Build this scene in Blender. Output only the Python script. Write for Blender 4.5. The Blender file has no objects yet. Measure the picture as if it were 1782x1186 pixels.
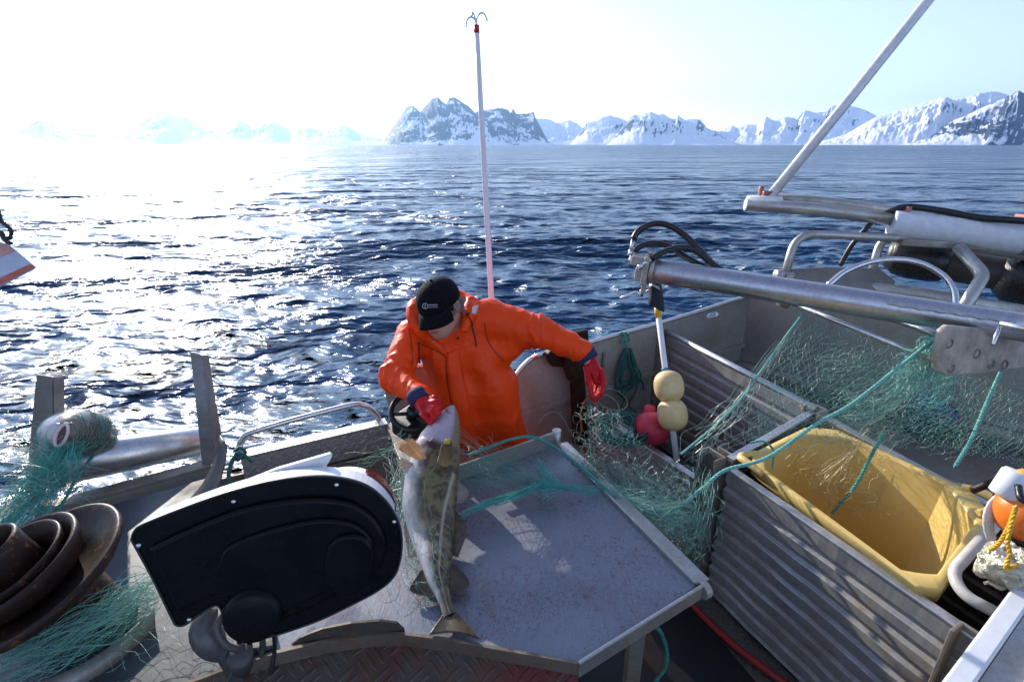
import bpy, math, random
import numpy as np
from mathutils import Vector, Matrix
random.seed(7); RNG = np.random.default_rng(7)
sc = bpy.context.scene
COL = sc.collection
R = math.radians

# ------------------------------------------------------------------ camera
PITCH = math.atan2(341.0, 891.0)
CAMZ = 2.2
cam_d = bpy.data.cameras.new("camera"); cam = bpy.data.objects.new("camera", cam_d); COL.objects.link(cam)
cam_d.lens = 18.0; cam_d.sensor_width = 36.0; cam_d.clip_start = 0.05; cam_d.clip_end = 60000
cam.location = (0, 0, CAMZ); cam.rotation_euler = (math.pi/2 - PITCH, 0, 0)
sc.camera = cam
# ------------------------------------------------------------------ light
SUN_EL, SUN_AZ = R(19), R(-35)          # azimuth from +Y, clockwise positive
wd = bpy.data.worlds.new("World"); sc.world = wd; wd.use_nodes = True
nt = wd.node_tree; nt.nodes.clear()
sky = nt.nodes.new("ShaderNodeTexSky"); sky.sky_type = 'NISHITA'; sky.sun_disc = False
sky.sun_elevation = SUN_EL; sky.sun_rotation = SUN_AZ
sky.altitude = 0; sky.air_density = 1.0; sky.dust_density = .25; sky.ozone_density = 1.6
bg = nt.nodes.new("ShaderNodeBackground"); bg.inputs[1].default_value = 0.13
wo = nt.nodes.new("ShaderNodeOutputWorld")
hs_ = nt.nodes.new('ShaderNodeHueSaturation'); hs_.inputs['Hue'].default_value = .51; hs_.inputs['Saturation'].default_value = .72
nt.links.new(sky.outputs[0], hs_.inputs['Color']); mu_ = nt.nodes.new('ShaderNodeMixRGB'); mu_.blend_type = 'MULTIPLY'; mu_.inputs[0].default_value = 1; mu_.inputs[2].default_value = (.96, .96, 1.06, 1)
nt.links.new(hs_.outputs[0], mu_.inputs[1]); nt.links.new(mu_.outputs[0], bg.inputs[0]); nt.links.new(bg.outputs[0], wo.inputs[0])
sl = bpy.data.lights.new("sun", 'SUN'); sl.energy = 3.6; sl.angle = R(0.5); sl.color = (1.0, .93, .82)
so = bpy.data.objects.new("sun", sl); COL.objects.link(so)
sdir = Vector((math.sin(SUN_AZ)*math.cos(SUN_EL), math.cos(SUN_AZ)*math.cos(SUN_EL), math.sin(SUN_EL)))
so.rotation_euler = sdir.to_track_quat('Z', 'Y').to_euler(); so.location = (-20, 30, 30)
sc.view_settings.view_transform = 'Standard'; sc.view_settings.look = 'None'
sc.view_settings.exposure = 1.05; sc.view_settings.gamma = 1.0
sc.render.engine = 'CYCLES'
try:
    sc.cycles.volume_bounces = 1; sc.cycles.max_bounces = 8; sc.cycles.caustics_reflective = False; sc.cycles.caustics_refractive = False
    sc.cycles.sample_clamp_indirect = 6.0; sc.cycles.use_denoising = True
except Exception: pass

# ------------------------------------------------------------------ small maths
FPX = 891.0; cp, sp = math.cos(PITCH), math.sin(PITCH)
CAMP = Vector((0, 0, CAMZ))
def ray(px, py):
    xc = (px-891.0)/FPX; yc = (593.0-py)/FPX
    return Vector((xc, cp+yc*sp, -sp+yc*cp))
def W(px, py, z):                 # a point of the horizontal plane at height z
    d = ray(px, py); t = (z-CAMZ)/d.z
    return CAMP + d*t
def T(px, py, t): return CAMP + ray(px, py)*t      # a point at depth t
def Y(px, py, y):
    d = ray(px, py); return CAMP + d*(y/d.y)
AX = Vector((.891, .454, 0)).normalized()          # along the boat
BX = Vector((AX.y, -AX.x, 0))                      # across the boat, inboard
V0 = Vector((-.69, 2.46, 0))
def PL(px, py, p0, n):
    d = ray(px, py); t = (p0-CAMP).dot(n)/d.dot(n); return CAMP + d*t
def WV(px, py, off=0.0): return PL(px, py, V0+BX*off, BX)    # a point of the bulwark's plane
def lerp(a, b, t): return a+(b-a)*t
def catmull(pts, n):
    P = np.array([tuple(p) for p in pts], float)
    if len(P) < 3:
        t = np.linspace(0, 1, n)[:, None]; return P[0]*(1-t)+P[-1]*t
    Q = np.vstack([2*P[0]-P[1], P, 2*P[-1]-P[-2]])
    seg = len(P)-1; u = np.linspace(0, seg-1e-9, n); i = u.astype(int); f = (u-i)[:, None]
    a, b, c, d = Q[i], Q[i+1], Q[i+2], Q[i+3]
    return .5*(2*b+(c-a)*f+(2*a-5*b+4*c-d)*f*f+(3*b-a-3*c+d)*f**3)
def fillet(pts, r, n=6):
    """rounds the corners of a polyline"""
    P = [Vector(p) for p in pts]; out = [P[0]]
    for i in range(1, len(P)-1):
        a, b, c = P[i-1], P[i], P[i+1]
        d1 = (a-b); d2 = (c-b); k = min(r, d1.length*.49, d2.length*.49)
        s = b+d1.normalized()*k; e = b+d2.normalized()*k
        for j in range(n+1):
            t = j/n; out.append(s*(1-t)**2+b*2*t*(1-t)+e*t*t)
    out.append(P[-1]); return out
def hash01(i, j, seed=0):
    h = np.sin(i*127.1+j*311.7+seed*74.7)*43758.5453
    return h-np.floor(h)
def vnoise(x, y, seed=0):
    xi = np.floor(x); yi = np.floor(y); fx = x-xi; fy = y-yi
    fx = fx*fx*(3-2*fx); fy = fy*fy*(3-2*fy)
    a = hash01(xi, yi, seed); b = hash01(xi+1, yi, seed); c = hash01(xi, yi+1, seed); d = hash01(xi+1, yi+1, seed)
    return (a*(1-fx)+b*fx)*(1-fy)+(c*(1-fx)+d*fx)*fy
def fbm(x, y, o=5, seed=0, g=.5):
    s = 0; a = 1; n = 0
    for k in range(o):
        s = s+a*vnoise(x*2**k, y*2**k, seed+k*13); n += a; a *= g
    return s/n
def vnoise3(p, seed=0):
    x, y, z = p[:, 0], p[:, 1], p[:, 2]
    zi = np.floor(z); f = z-zi; f = f*f*(3-2*f)
    return vnoise(x+zi*17.3, y+zi*9.1, seed)*(1-f)+vnoise(x+(zi+1)*17.3, y+(zi+1)*9.1, seed)*f

# ------------------------------------------------------------------ scene objects
def meta(o, label=None, cat=None, group=None, kind=None):
    if label: o['label'] = label
    if cat: o['category'] = cat
    if group: o['group'] = group
    if kind: o['kind'] = kind
    return o
def root(name, loc, label, cat, group=None):
    o = bpy.data.objects.new(name, None); COL.objects.link(o); o.location = loc; o.empty_display_size = .1
    return meta(o, label, cat, group)
def link(name, me, mat, parent=None, smooth=None):
    o = bpy.data.objects.new(name, me); COL.objects.link(o)
    if mat: me.materials.append(mat)
    if smooth is not None:
        me.polygons.foreach_set('use_smooth', [smooth]*len(me.polygons))
    if parent:
        o.parent = parent
        if not parent.parent: o.matrix_parent_inverse = Matrix.Translation(-parent.location)   # every mesh is modelled in world coordinates
    return o
class MB:
    def __init__(s): s.v = []; s.f = []; s.sm = []
    def add(s, vs, fs, sm=False):
        b = len(s.v); s.v.extend([tuple(v) for v in vs]); s.f.extend([tuple(b+i for i in f) for f in fs]); s.sm.extend([sm]*len(fs)); return s
    def box(s, c, size, ax=None, ay=None, az=None):
        ax = Vector(ax) if ax else Vector((1, 0, 0)); az = Vector(az) if az else Vector((0, 0, 1)); ay = Vector(ay) if ay else az.cross(ax)
        c = Vector(c); h = [k/2 for k in size]; vs = []
        for dx in (-1, 1):
            for dy in (-1, 1):
                for dz in (-1, 1): vs.append(c+ax*h[0]*dx+ay*h[1]*dy+az*h[2]*dz)
        return s.add(vs, [(0,1,3,2),(4,6,7,5),(0,4,5,1),(2,3,7,6),(0,2,6,4),(1,5,7,3)])
    def bar(s, a, b, w, h, up=(0, 0, 1)):     # rectangular bar from a to b
        a = Vector(a); b = Vector(b); ax = (b-a).normalized(); up = Vector(up); ay = up.cross(ax).normalized(); az = ax.cross(ay)
        return s.box((a+b)/2, ((b-a).length, w, h), ax, ay, az)
    def tube(s, pts, r, n=10, caps=True, closed=False):
        P = [Vector(p) for p in pts]; N = len(P); rr = r if hasattr(r, '__len__') else [r]*N
        tan = []
        for i in range(N):
            if closed: t = P[(i+1) % N]-P[i-1]
            else: t = P[min(i+1, N-1)]-P[max(i-1, 0)]
            tan.append(t.normalized() if t.length > 1e-9 else Vector((0, 0, 1)))
        u = tan[0].orthogonal().normalized(); vs = []
        for i in range(N):
            u = (u-tan[i]*u.dot(tan[i]))
            u = u.normalized() if u.length > 1e-6 else tan[i].orthogonal().normalized()
            w = tan[i].cross(u)
            for k in range(n):
                a = 2*math.pi*k/n; vs.append(P[i]+(u*math.cos(a)+w*math.sin(a))*rr[i])
        fs = []
        for i in range(N if closed else N-1):
            j = (i+1) % N
            for k in range(n):
                l = (k+1) % n; fs.append((i*n+k, i*n+l, j*n+l, j*n+k))
        s.add(vs, fs, True)
        if caps and not closed:
            b = len(s.v)-len(vs)
            s.f.append(tuple(b+k for k in range(n))[::-1]); s.f.append(tuple(b+(N-1)*n+k for k in range(n))); s.sm += [False, False]
        return s
    def cyl(s, a, b, r, n=20, r2=None): return s.tube([a, b], [r, r if r2 is None else r2], n)
    def lathe(s, prof, o, ax, n=28, closed=False):    # prof: (radius, distance along the axis)
        o = Vector(o); ax = Vector(ax).normalized(); u = ax.orthogonal().normalized(); w = ax.cross(u); vs = []; m = len(prof)
        for (r, h) in prof:
            for k in range(n):
                a = 2*math.pi*k/n; vs.append(o+ax*h+(u*math.cos(a)+w*math.sin(a))*max(r, 1e-5))
        fs = []
        for i in range(m if closed else m-1):
            j = (i+1) % m
            for k in range(n):
                l = (k+1) % n; fs.append((i*n+k, i*n+l, j*n+l, j*n+k))
        return s.add(vs, fs, True)
    def prism(s, pts, ext):       # closed outline (planar, 3D points) pushed along ext
        P = [Vector(p) for p in pts]; e = Vector(ext); n = len(P)
        fs = [tuple(range(n)), tuple(range(2*n-1, n-1, -1))]
        for i in range(n):
            j = (i+1) % n; fs.append((i, i+n, j+n, j))
        return s.add(P+[p+e for p in P], fs)
    def ball(s, c, r, nu=18, nv=12, ax=(0, 0, 1)):
        prof = [(math.sin(math.pi*i/nv)*(r if not hasattr(r, '__len__') else r[0]), -math.cos(math.pi*i/nv)*(r if not hasattr(r, '__len__') else r[1])) for i in range(nv+1)]
        return s.lathe(prof, c, ax, nu)
    def grid(s, G, sm=True):
        m = len(G); n = len(G[0]); vs = [p for row in G for p in row]
        return s.add(vs, [(i*n+j, i*n+j+1, (i+1)*n+j+1, (i+1)*n+j) for i in range(m-1) for j in range(n-1)], sm)
    def build(s, name, mat, parent=None, bevel=0, seg=2, solid=0, fixn=True):
        me = bpy.data.meshes.new(name); me.from_pydata(s.v, [], s.f)
        me.polygons.foreach_set('use_smooth', s.sm)
        if fixn:
            import bmesh
            bm = bmesh.new(); bm.from_mesh(me); bmesh.ops.remove_doubles(bm, verts=bm.verts, dist=1e-6); bmesh.ops.recalc_face_normals(bm, faces=bm.faces); bm.to_mesh(me); bm.free()
        me.update(); o = link(name, me, mat, parent)
        if solid:
            md = o.modifiers.new('solid', 'SOLIDIFY'); md.thickness = solid; md.offset = 0
        if bevel:
            md = o.modifiers.new('bevel', 'BEVEL'); md.width = bevel; md.segments = seg; md.limit_method = 'ANGLE'; md.angle_limit = R(40)
        return o
def npmesh(name, v, f, mat, parent=None, smooth=True, color=None):
    """numpy vertices + quads (or tris) straight into a mesh"""
    v = np.asarray(v, np.float32); f = np.asarray(f, np.int32); k = f.shape[1]
    me = bpy.data.meshes.new(name); me.vertices.add(len(v)); me.vertices.foreach_set('co', v.ravel())
    me.loops.add(f.size); me.loops.foreach_set('vertex_index', f.ravel())
    me.polygons.add(len(f)); me.polygons.foreach_set('loop_start', np.arange(0, f.size, k, dtype=np.int32))
    try: me.polygons.foreach_set('loop_total', np.full(len(f), k, np.int32))
    except Exception: pass
    me.polygons.foreach_set('use_smooth', np.full(len(f), smooth))
    me.update(); me.validate()
    if color is not None:
        ca = me.color_attributes.new('col', 'FLOAT_COLOR', 'POINT'); c = np.ones((len(v), 4), np.float32); c[:, :3] = color; ca.data.foreach_set('color', c.ravel())
    return link(name, me, mat, parent)
def strands(lines, r, n=3):
    """many polylines -> one vertex and face array of thin tubes"""
    V = []; F = []; b = 0
    for L in lines:
        L = np.asarray(L, float); m = len(L)
        if m < 2: continue
        t = np.gradient(L, axis=0); t /= np.linalg.norm(t, axis=1)[:, None]+1e-9
        ref = np.array([.31, .52, .79]); u = np.cross(t, ref); u /= np.linalg.norm(u, axis=1)[:, None]+1e-9; w = np.cross(t, u)
        a = 2*np.pi*np.arange(n)/n
        ring = L[:, None, :]+r*(u[:, None, :]*np.cos(a)[None, :, None]+w[:, None, :]*np.sin(a)[None, :, None])
        V.append(ring.reshape(-1, 3))
        i = np.arange(m-1)[:, None]; k = np.arange(n)[None, :]; l = (k+1) % n
        F.append(np.stack([b+i*n+k, b+i*n+l, b+(i+1)*n+l, b+(i+1)*n+k], -1).reshape(-1, 4)); b += m*n
    return np.vstack(V), np.vstack(F)
def rope(name, pts, r, mat, parent=None, pitch=6.0, n=None, sides=5):
    """three strand laid rope"""
    P = np.array([tuple(p) for p in pts]); d = np.r_[0, np.cumsum(np.linalg.norm(np.diff(P, axis=0), axis=1))]; Lh = d[-1]
    m = n or max(24, int(Lh/(r*pitch)*8)); s = np.linspace(0, Lh, m)
    C = np.stack([np.interp(s, d, P[:, k]) for k in range(3)], 1)
    t = np.gradient(C, axis=0); t /= np.linalg.norm(t, axis=1)[:, None]+1e-9
    u = np.cross(t, [.2, .35, .91]); u /= np.linalg.norm(u, axis=1)[:, None]+1e-9; w = np.cross(t, u)
    lines = []
    for k in range(3):
        a = 2*np.pi*(s/(r*pitch)+k/3); lines.append(C+(u*np.cos(a)[:, None]+w*np.sin(a)[:, None])*r*.52)
    v, f = strands(lines, r*.56, sides)
    return npmesh(name, v, f, mat, parent)

# ------------------------------------------------------------------ materials
class MT:
    """tiny node builder"""
    def __init__(s, name):
        s.m = bpy.data.materials.new(name); s.m.use_nodes = True; s.t = s.m.node_tree; s.b = s.t.nodes['Principled BSDF']
        s.tc = s.t.nodes.new('ShaderNodeTexCoord'); s.co = s.tc.outputs['Object']
    def n(s, typ, **kw):
        o = s.t.nodes.new('ShaderNode'+typ)
        for k, v in kw.items():
            if k.startswith('i'):
                key = int(k[1:]) if k[1:].isdigit() else k[1:].replace('_', ' ')
                if hasattr(v, 'is_output') or hasattr(v, 'links'): s.t.links.new(v, o.inputs[key])
                else: o.inputs[key].default_value = v
            else: setattr(o, k, v)
        return o
    def noise(s, scale, detail=6, rough=.6, co=None, stretch=None, dist=0):
        c = co or s.co
        if stretch:
            mp = s.n('Mapping', i0=c); mp.inputs['Scale'].default_value = stretch; c = mp.outputs[0]
        nz = s.n('TexNoise', iVector=c); nz.inputs['Scale'].default_value = scale; nz.inputs['Detail'].default_value = detail; nz.inputs['Roughness'].default_value = rough; nz.inputs['Distortion'].default_value = dist
        return nz.outputs['Fac']
    def ramp(s, fac, stops, interp='LINEAR'):
        r = s.n('ValToRGB', i0=fac); e = r.color_ramp.elements; r.color_ramp.interpolation = interp
        while len(e) < len(stops): e.new(.5)
        for k, (p, c) in enumerate(stops):
            e[k].position = p; e[k].color = (c if len(c) == 4 else (*c, 1)) if hasattr(c, '__len__') else (c, c, c, 1)
        return r.outputs[0]
    def mix(s, f, a, b, blend='MIX'):
        m = s.n('MixRGB', blend_type=blend)
        for k, v in enumerate((f, a, b)):
            if hasattr(v, 'links'): s.t.links.new(v, m.inputs[k])
            else: m.inputs[k].default_value = v if k == 0 else ((*v, 1) if len(v) == 3 else v)
        return m.outputs[0]
    def math(s, op, a, b=0.0, c=None):
        m = s.n('Math', operation=op)
        for k, v in enumerate((a, b) if c is None else (a, b, c)):
            if hasattr(v, 'links'): s.t.links.new(v, m.inputs[k])
            else: m.inputs[k].default_value = v
        return m.outputs[0]
    def set(s, **kw):
        for k, v in kw.items():
            i = s.b.inputs[k.replace('_', ' ')]
            if hasattr(v, 'links'): s.t.links.new(v, i)
            else: i.default_value = (*v, 1) if hasattr(v, '__len__') and len(v) == 3 and i.type == 'RGBA' else v
        return s
    def bump(s, h, strength=.3, dist=.01, prev=None):
        b = s.n('Bump', iHeight=h); b.inputs['Strength'].default_value = strength; b.inputs['Distance'].default_value = dist
        if prev: s.t.links.new(prev, b.inputs['Normal'])
        s.t.links.new(b.outputs[0], s.b.inputs['Normal']); return b.outputs[0]
def plain(name, col, rough=.5, metal=0, var=.25, scale=14, bump=.12, dist=.004, spec=.5, coat=0):
    m = MT(name); nz = m.noise(scale); c2 = tuple(max(0, k*(1-var)) for k in col); c3 = tuple(min(1, k*(1+var)) for k in col)
    m.set(Base_Color=m.ramp(nz, [(.3, c2), (.7, c3)]), Roughness=m.ramp(m.noise(scale*2.3), [(.3, max(.02, rough-.12)), (.7, min(1, rough+.12))]), Metallic=metal)
    m.b.inputs['Specular IOR Level'].default_value = spec
    if coat: m.b.inputs['Coat Weight'].default_value = coat; m.b.inputs['Coat Roughness'].default_value = .15
    m.bump(m.noise(scale*6), bump, dist); return m.m
def metal(name, col=(.55, .55, .55), rough=.42, dirt=(.16, .12, .07), amount=.35, brushed=None, rust=0, met=.85, bscale=40, bump=.15):
    m = MT(name)
    n1 = m.noise(3.1, 8, .65); n2 = m.noise(23, 5, .7); n3 = m.noise(90, 2, .5, stretch=brushed or (1, 1, 1))
    base = m.ramp(n2, [(.25, tuple(k*.72 for k in col)), (.75, tuple(min(1, k*1.15) for k in col))])
    base = m.mix(.25, base, m.ramp(n3, [(.3, tuple(k*.5 for k in col)), (.7, tuple(min(1, k*1.3) for k in col))]))
    msk = m.ramp(m.math('ADD', m.math('MULTIPLY', n1, .7), m.math('MULTIPLY', n2, .3)), [(.62-amount*.35, 0), (.78-amount*.2, 1)])
    d = m.math('MULTIPLY', msk, min(1, .35+amount))
    c = m.mix(d, base, dirt)
    if rust:
        rm = m.ramp(m.math('MULTIPLY', m.noise(7, 9, .75), m.noise(45, 4, .7)), [(.36-rust*.18, 0), (.44-rust*.12, 1)])
        c = m.mix(rm, c, m.ramp(n2, [(.3, (.10, .035, .015)), (.7, (.28, .12, .05))]))
        mm = m.math('MULTIPLY', m.math('SUBTRACT', 1.0, rm), met)
        m.set(Metallic=m.math('MULTIPLY', mm, m.math('SUBTRACT', 1.0, m.math('MULTIPLY', d, .6))))
    else: m.set(Metallic=m.math('MULTIPLY', m.math('SUBTRACT', 1.0, m.math('MULTIPLY', d, .7)), met))
    m.set(Base_Color=c, Roughness=m.math('ADD', m.ramp(n1, [(.3, rough-.08), (.7, rough+.14)]), m.math('MULTIPLY', d, .2)))
    h = m.math('ADD', n2, m.math('MULTIPLY', n3, .4)); m.bump(h, bump, .002); return m.m
def tread(name, cell, ax, ay, bars=1, col=(.45, .44, .42), rough=.4, dirt=(.06, .045, .03), amount=.45, red=0, h=.0022, met=.8):
    """raised tread pattern in the plane of ax and ay"""
    m = MT(name)
    def dot(v): 
        d = m.n('VectorMath', operation='DOT_PRODUCT'); m.t.links.new(m.co, d.inputs[0]); d.inputs[1].default_value = tuple(v); return d.outputs['Value']
    ax = Vector(ax).normalized(); ay = Vector(ay).normalized()
    u = m.math('DIVIDE', dot((ax+ay).normalized()), cell); v = m.math('DIVIDE', dot((ay-ax).normalized()), cell)
    par = m.math('FLOORED_MODULO', m.math('ADD', m.math('FLOOR', u), m.math('FLOOR', v)), 2.0)
    fu = m.math('SUBTRACT', m.math('FRACT', u), .5); fv = m.math('SUBTRACT', m.math('FRACT', v), .5)
    ip = m.math('SUBTRACT', 1.0, par)
    a = m.math('ADD', m.math('MULTIPLY', fu, par), m.math('MULTIPLY', fv, ip)); b = m.math('ADD', m.math('MULTIPLY', fv, par), m.math('MULTIPLY', fu, ip))
    if bars > 1: b = m.math('MULTIPLY', m.math('SUBTRACT', m.math('FRACT', m.math('MULTIPLY', m.math('ADD', b, .5), float(bars))), .5), 1.0/bars*1.9)
    wd_ = .15 if bars == 1 else .16
    e = m.math('ADD', m.math('POWER', m.math('ABSOLUTE', m.math('DIVIDE', a, .46)), 2.0), m.math('POWER', m.math('ABSOLUTE', m.math('DIVIDE', b, wd_)), 2.0))
    hgt = m.ramp(e, [(.35, 1), (1.0, 0)], 'EASE')
    n1 = m.noise(4, 8, .65); n2 = m.noise(30, 4, .7)
    base = m.ramp(n2, [(.3, tuple(k*.75 for k in col)), (.7, tuple(min(1, k*1.2) for k in col))])
    msk = m.ramp(m.math('ADD', m.math('MULTIPLY', n1, .75), m.math('MULTIPLY', n2, .25)), [(.6-amount*.35, 0), (.75-amount*.15, 1)])
    msk = m.math('MULTIPLY', msk, m.math('SUBTRACT', 1.0, m.math('MULTIPLY', hgt, .8)))
    c = m.mix(m.math('MULTIPLY', msk, .9), base, dirt)
    if red: 
        c = m.mix(m.ramp(m.noise(2.3, 6, .6, dist=.6), [(.62-red*.2, 0), (.72-red*.2, .8)]), c, (.16, .02, .012)); c = m.mix(m.ramp(m.noise(9, 8, .8), [(.5, 0), (.62, .8)]), c, (.13, .055, .02))
    m.set(Base_Color=c, Roughness=m.math('ADD', rough, m.math('MULTIPLY', msk, .3)), Metallic=m.math('MULTIPLY', m.math('SUBTRACT', 1.0, msk), met))
    b1 = m.bump(m.math('ADD', hgt, m.math('MULTIPLY', n2, .15)), 1.0, h); return m.m
def painted(name, stops, rough=.4, spec=.5, bump=.1, scale=30):
    """material whose colour comes from the vertex colour attribute (flat body pattern)"""
    m = MT(name); a = m.n('VertexColor', layer_name='col')
    c = m.mix(m.ramp(m.noise(scale, 5, .7), [(.3, .0), (.7, .35)]), a.outputs[0], tuple(stops))
    m.set(Base_Color=c, Roughness=rough); m.b.inputs['Specular IOR Level'].default_value = spec
    m.bump(m.noise(scale*5, 3), bump, .002); return m.m
# ------------------------------------------------------------------ sea
SEA = -.55
def build_sea():
    dense = np.radians(np.linspace(-60, 60, 860)); rest = np.radians(np.linspace(60, 300, 90)[1:-1]); th = np.r_[dense, rest]
    r = np.r_[np.geomspace(1.2, 70, 640), np.geomspace(70, 14000, 190)[1:]]
    TH, RR = np.meshgrid(th, r); X = RR*np.sin(TH); Yy = RR*np.cos(TH)
    dr = np.gradient(r)[:, None]; sp_ = np.maximum(dr*.8, RR*np.radians(120/860))
    H = np.zeros_like(X); DX = np.zeros_like(X); DY = np.zeros_like(X)
    g = np.random.default_rng(3); N = 90
    lam = np.geomspace(.22, 11, N)
    gust = .7+.6*fbm(X*.2+5, Yy*.3+9, 4, 4)
    for L in lam:
        a0 = g.normal(0, .55)+.12; dx, dy = math.sin(a0), math.cos(a0); k = 2*np.pi/L
        slope = .035*(1.0 if L < 1.2 else (1.2/L)**1.25)
        amp = slope/k*g.uniform(.6, 1.4); ph = g.uniform(0, 6.28)
        fade = np.clip((L/sp_-3)/4, 0, 1)
        arg = k*(X*dx+Yy*dy)+ph; A = amp*fade*(gust if L < 2 else 1)
        H += A*np.sin(arg); q = .9*A; DX += q*dx*np.cos(arg); DY += q*dy*np.cos(arg)
    m, n = X.shape; V = np.stack([X+DX, Yy+DY, SEA+H], -1).reshape(-1, 3)
    i = np.arange(m-1)[:, None]; j = np.arange(n)[None, :]; l = (j+1) % n
    F = np.stack([i*n+j, i*n+l, (i+1)*n+l, (i+1)*n+j], -1).reshape(-1, 4)
    V = np.vstack([V, [[0, 0, SEA]]])
    mt = MT('sea_water')
    ln = mt.n('VectorMath', operation='LENGTH'); mt.t.links.new(mt.co, ln.inputs[0])
    far = mt.n('MapRange', iValue=ln.outputs['Value']); far.inputs['From Min'].default_value = 15; far.inputs['From Max'].default_value = 260; far.inputs['To Min'].default_value = .19; far.inputs['To Max'].default_value = .26
    mt.set(Base_Color=(.013, .062, .140), Roughness=far.outputs[0], IOR=1.33)
    n1 = mt.noise(1.0, 5, .6, stretch=(4.5, 7, 1)); n2 = mt.noise(1.0, 4, .6, stretch=(.7, 1.3, 1)); n3 = mt.noise(1.0, 3, .55, stretch=(.055, .11, 1))
    n4 = mt.noise(1.0, 4, .6, stretch=(.2, .42, 1)); b = mt.bump(n3, .8, 12.0); b = mt.bump(n4, .7, 2.4, b); b = mt.bump(n2, .7, .6, b); mt.bump(n1, .6, .05, b)
    meta(npmesh('sea', V, F[:, ::-1], mt.m), kind='structure')
build_sea()

# ------------------------------------------------------------------ mountains
def mountain_mat(name, rock, seed, rockcol=(.016, .021, .034)):  # rock base colour has the blue of the haze painted in
    m = MT(name); geo = m.n('NewGeometry'); sep = m.n('SeparateXYZ', i0=geo.outputs['Normal'])
    n1 = m.noise(.0016, 9, .60, stretch=(1, 1, .8), dist=.6); n2 = m.noise(.011, 5, .65, stretch=(1, .7, .38), dist=.4)
    s = m.math('ADD', m.math('ADD', m.math('MULTIPLY', n1, .72), m.math('MULTIPLY', n2, .40)), m.math('MULTIPLY', m.math('SUBTRACT', .75, sep.outputs[2]), .75))
    f = m.ramp(s, [(.675-rock, 0), (.725-rock, 1)])
    m.set(Base_Color=m.mix(f, (.82, .84, .88), m.ramp(n2, [(.3, rockcol), (.7, tuple(k*1.8 for k in rockcol))])), Roughness=.8)
    m.b.inputs['Specular IOR Level'].default_value = .15
    return m.m
def mountain(prof, dist, depth, rock, seed, nu=260, nv=90, ridge=.5, rough=.28, shore=.0, warp=.035):
    px = np.array([p[0] for p in prof], float); py = np.array([p[1] for p in prof], float)
    u = np.linspace(0, 1, nu); v = np.linspace(0, 1, nv); U, Vv = np.meshgrid(u, v)
    span = (px[-1]-px[0])
    # spurs: the skyline slides sideways as one walks down from the ridge
    d = np.abs(Vv-ridge)/np.where(Vv < ridge, ridge, 1-ridge)
    w = (fbm(U*span/38+seed, Vv*2.2, 4, seed)-.5)*2
    w2_ = (fbm(U*span/90+seed*2.3, Vv*.8+seed, 3, seed+21)-.5)*2
    Q = np.clip(U+(w*1.6+w2_*3.2)*d*warp*60/max(span, 60), 0, 1)
    PX = px[0]+U*span; PQ = px[0]+Q*span
    hp = np.interp(PQ, px, py)                            # skyline row in pixels
    Dp = dist+depth*(Vv-ridge)
    rx = (PX-FPX)/FPX; 
    # height at the ridge distance for that row
    yc = (593-hp)/FPX; zz = (-sp+yc*cp)/(cp+yc*sp); Hr = np.maximum(zz*dist+CAMZ-SEA, 0)
    pw = 1.0+.9*(fbm(U*span/40+seed*3+w2_*.8, Vv*1.5+seed, 3, seed+2)-.35)
    shape = np.clip(1-d, 0, 1)**np.clip(pw, .7, 2.0)
    rid = 1-np.abs(2*fbm(U*span/34+seed*1.7+w2_*1.6+w*.3, Vv*depth/380+w*.4, 5, seed+5, .52)-1)
    ht = Hr*shape*(1+rough*(rid-.8)*np.clip(d*3.2, .18, 1)*1.6)
    ht = ht+Hr.max()*.05*(fbm(U*span/6, Vv*14, 3, seed+8)-.5)*np.clip(shape*3, 0, 1)*np.clip(d*4, .25, 1)
    scale = Dp/(cp+(593-250)/FPX*sp)
    X = rx*scale; Yy = Dp
    Vt = np.stack([X, Yy, SEA-4+np.maximum(ht, 0)+np.where(shape > .02, 4, 0)], -1).reshape(-1, 3)
    i = np.arange(nv-1)[:, None]; j = np.arange(nu-1)[None, :]
    F = np.stack([i*nu+j, i*nu+j+1, (i+1)*nu+j+1, (i+1)*nu+j], -1).reshape(-1, 4)
    meta(npmesh('mountain', Vt, F, mountain_mat('mountain_rock_snow_%d' % seed, rock, seed)), kind='structure')
B_ = 251
mountain([(655,B_),(668,244),(690,215),(712,185),(722,183),(735,194),(748,181),(755,172),(765,168),(772,176),(779,181),(785,170),(792,168),(802,174),(818,185),(830,199),(848,206),(862,226),(880,241),(892,B_)], 6000, 2200, .25, 1, nu=340, nv=120)
mountain([(790,B_),(815,200),(838,191),(856,189),(870,186),(882,189),(889,196),(892,188),(899,198),(915,197),(928,193),(931,204),(942,224),(952,243),(962,B_)], 6600, 2000, .23, 2)
mountain([(920,B_),(932,206),(955,207),(968,214),(980,210),(990,209),(1003,214),(1012,222),(1030,230),(1050,B_)], 8200, 2000, .02, 3)
mountain([(992,B_),(1008,232),(1020,213),(1035,209),(1045,203),(1058,199),(1072,204),(1087,210),(1100,228),(1115,B_)], 7300, 1900, .06, 4)
mountain([(1055,B_),(1075,230),(1098,200),(1108,201),(1118,196),(1128,194),(1140,198),(1150,197),(1160,203),(1167,207),(1175,200),(1187,208),(1210,206),(1222,220),(1240,229),(1262,240),(1280,B_)], 6700, 2000, .15, 5)
mountain([(1190,B_),(1205,211),(1213,206),(1229,225),(1246,228),(1270,218),(1278,222),(1296,216),(1313,217),(1326,203),(1340,210),(1362,202),(1372,204),(1380,208),(1389,192),(1409,195),(1429,194),(1435,184),(1450,183),(1478,186),(1500,194),(1520,204),(1560,230),(1600,B_)], 7600, 2400, .06, 6, nu=340)
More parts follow.
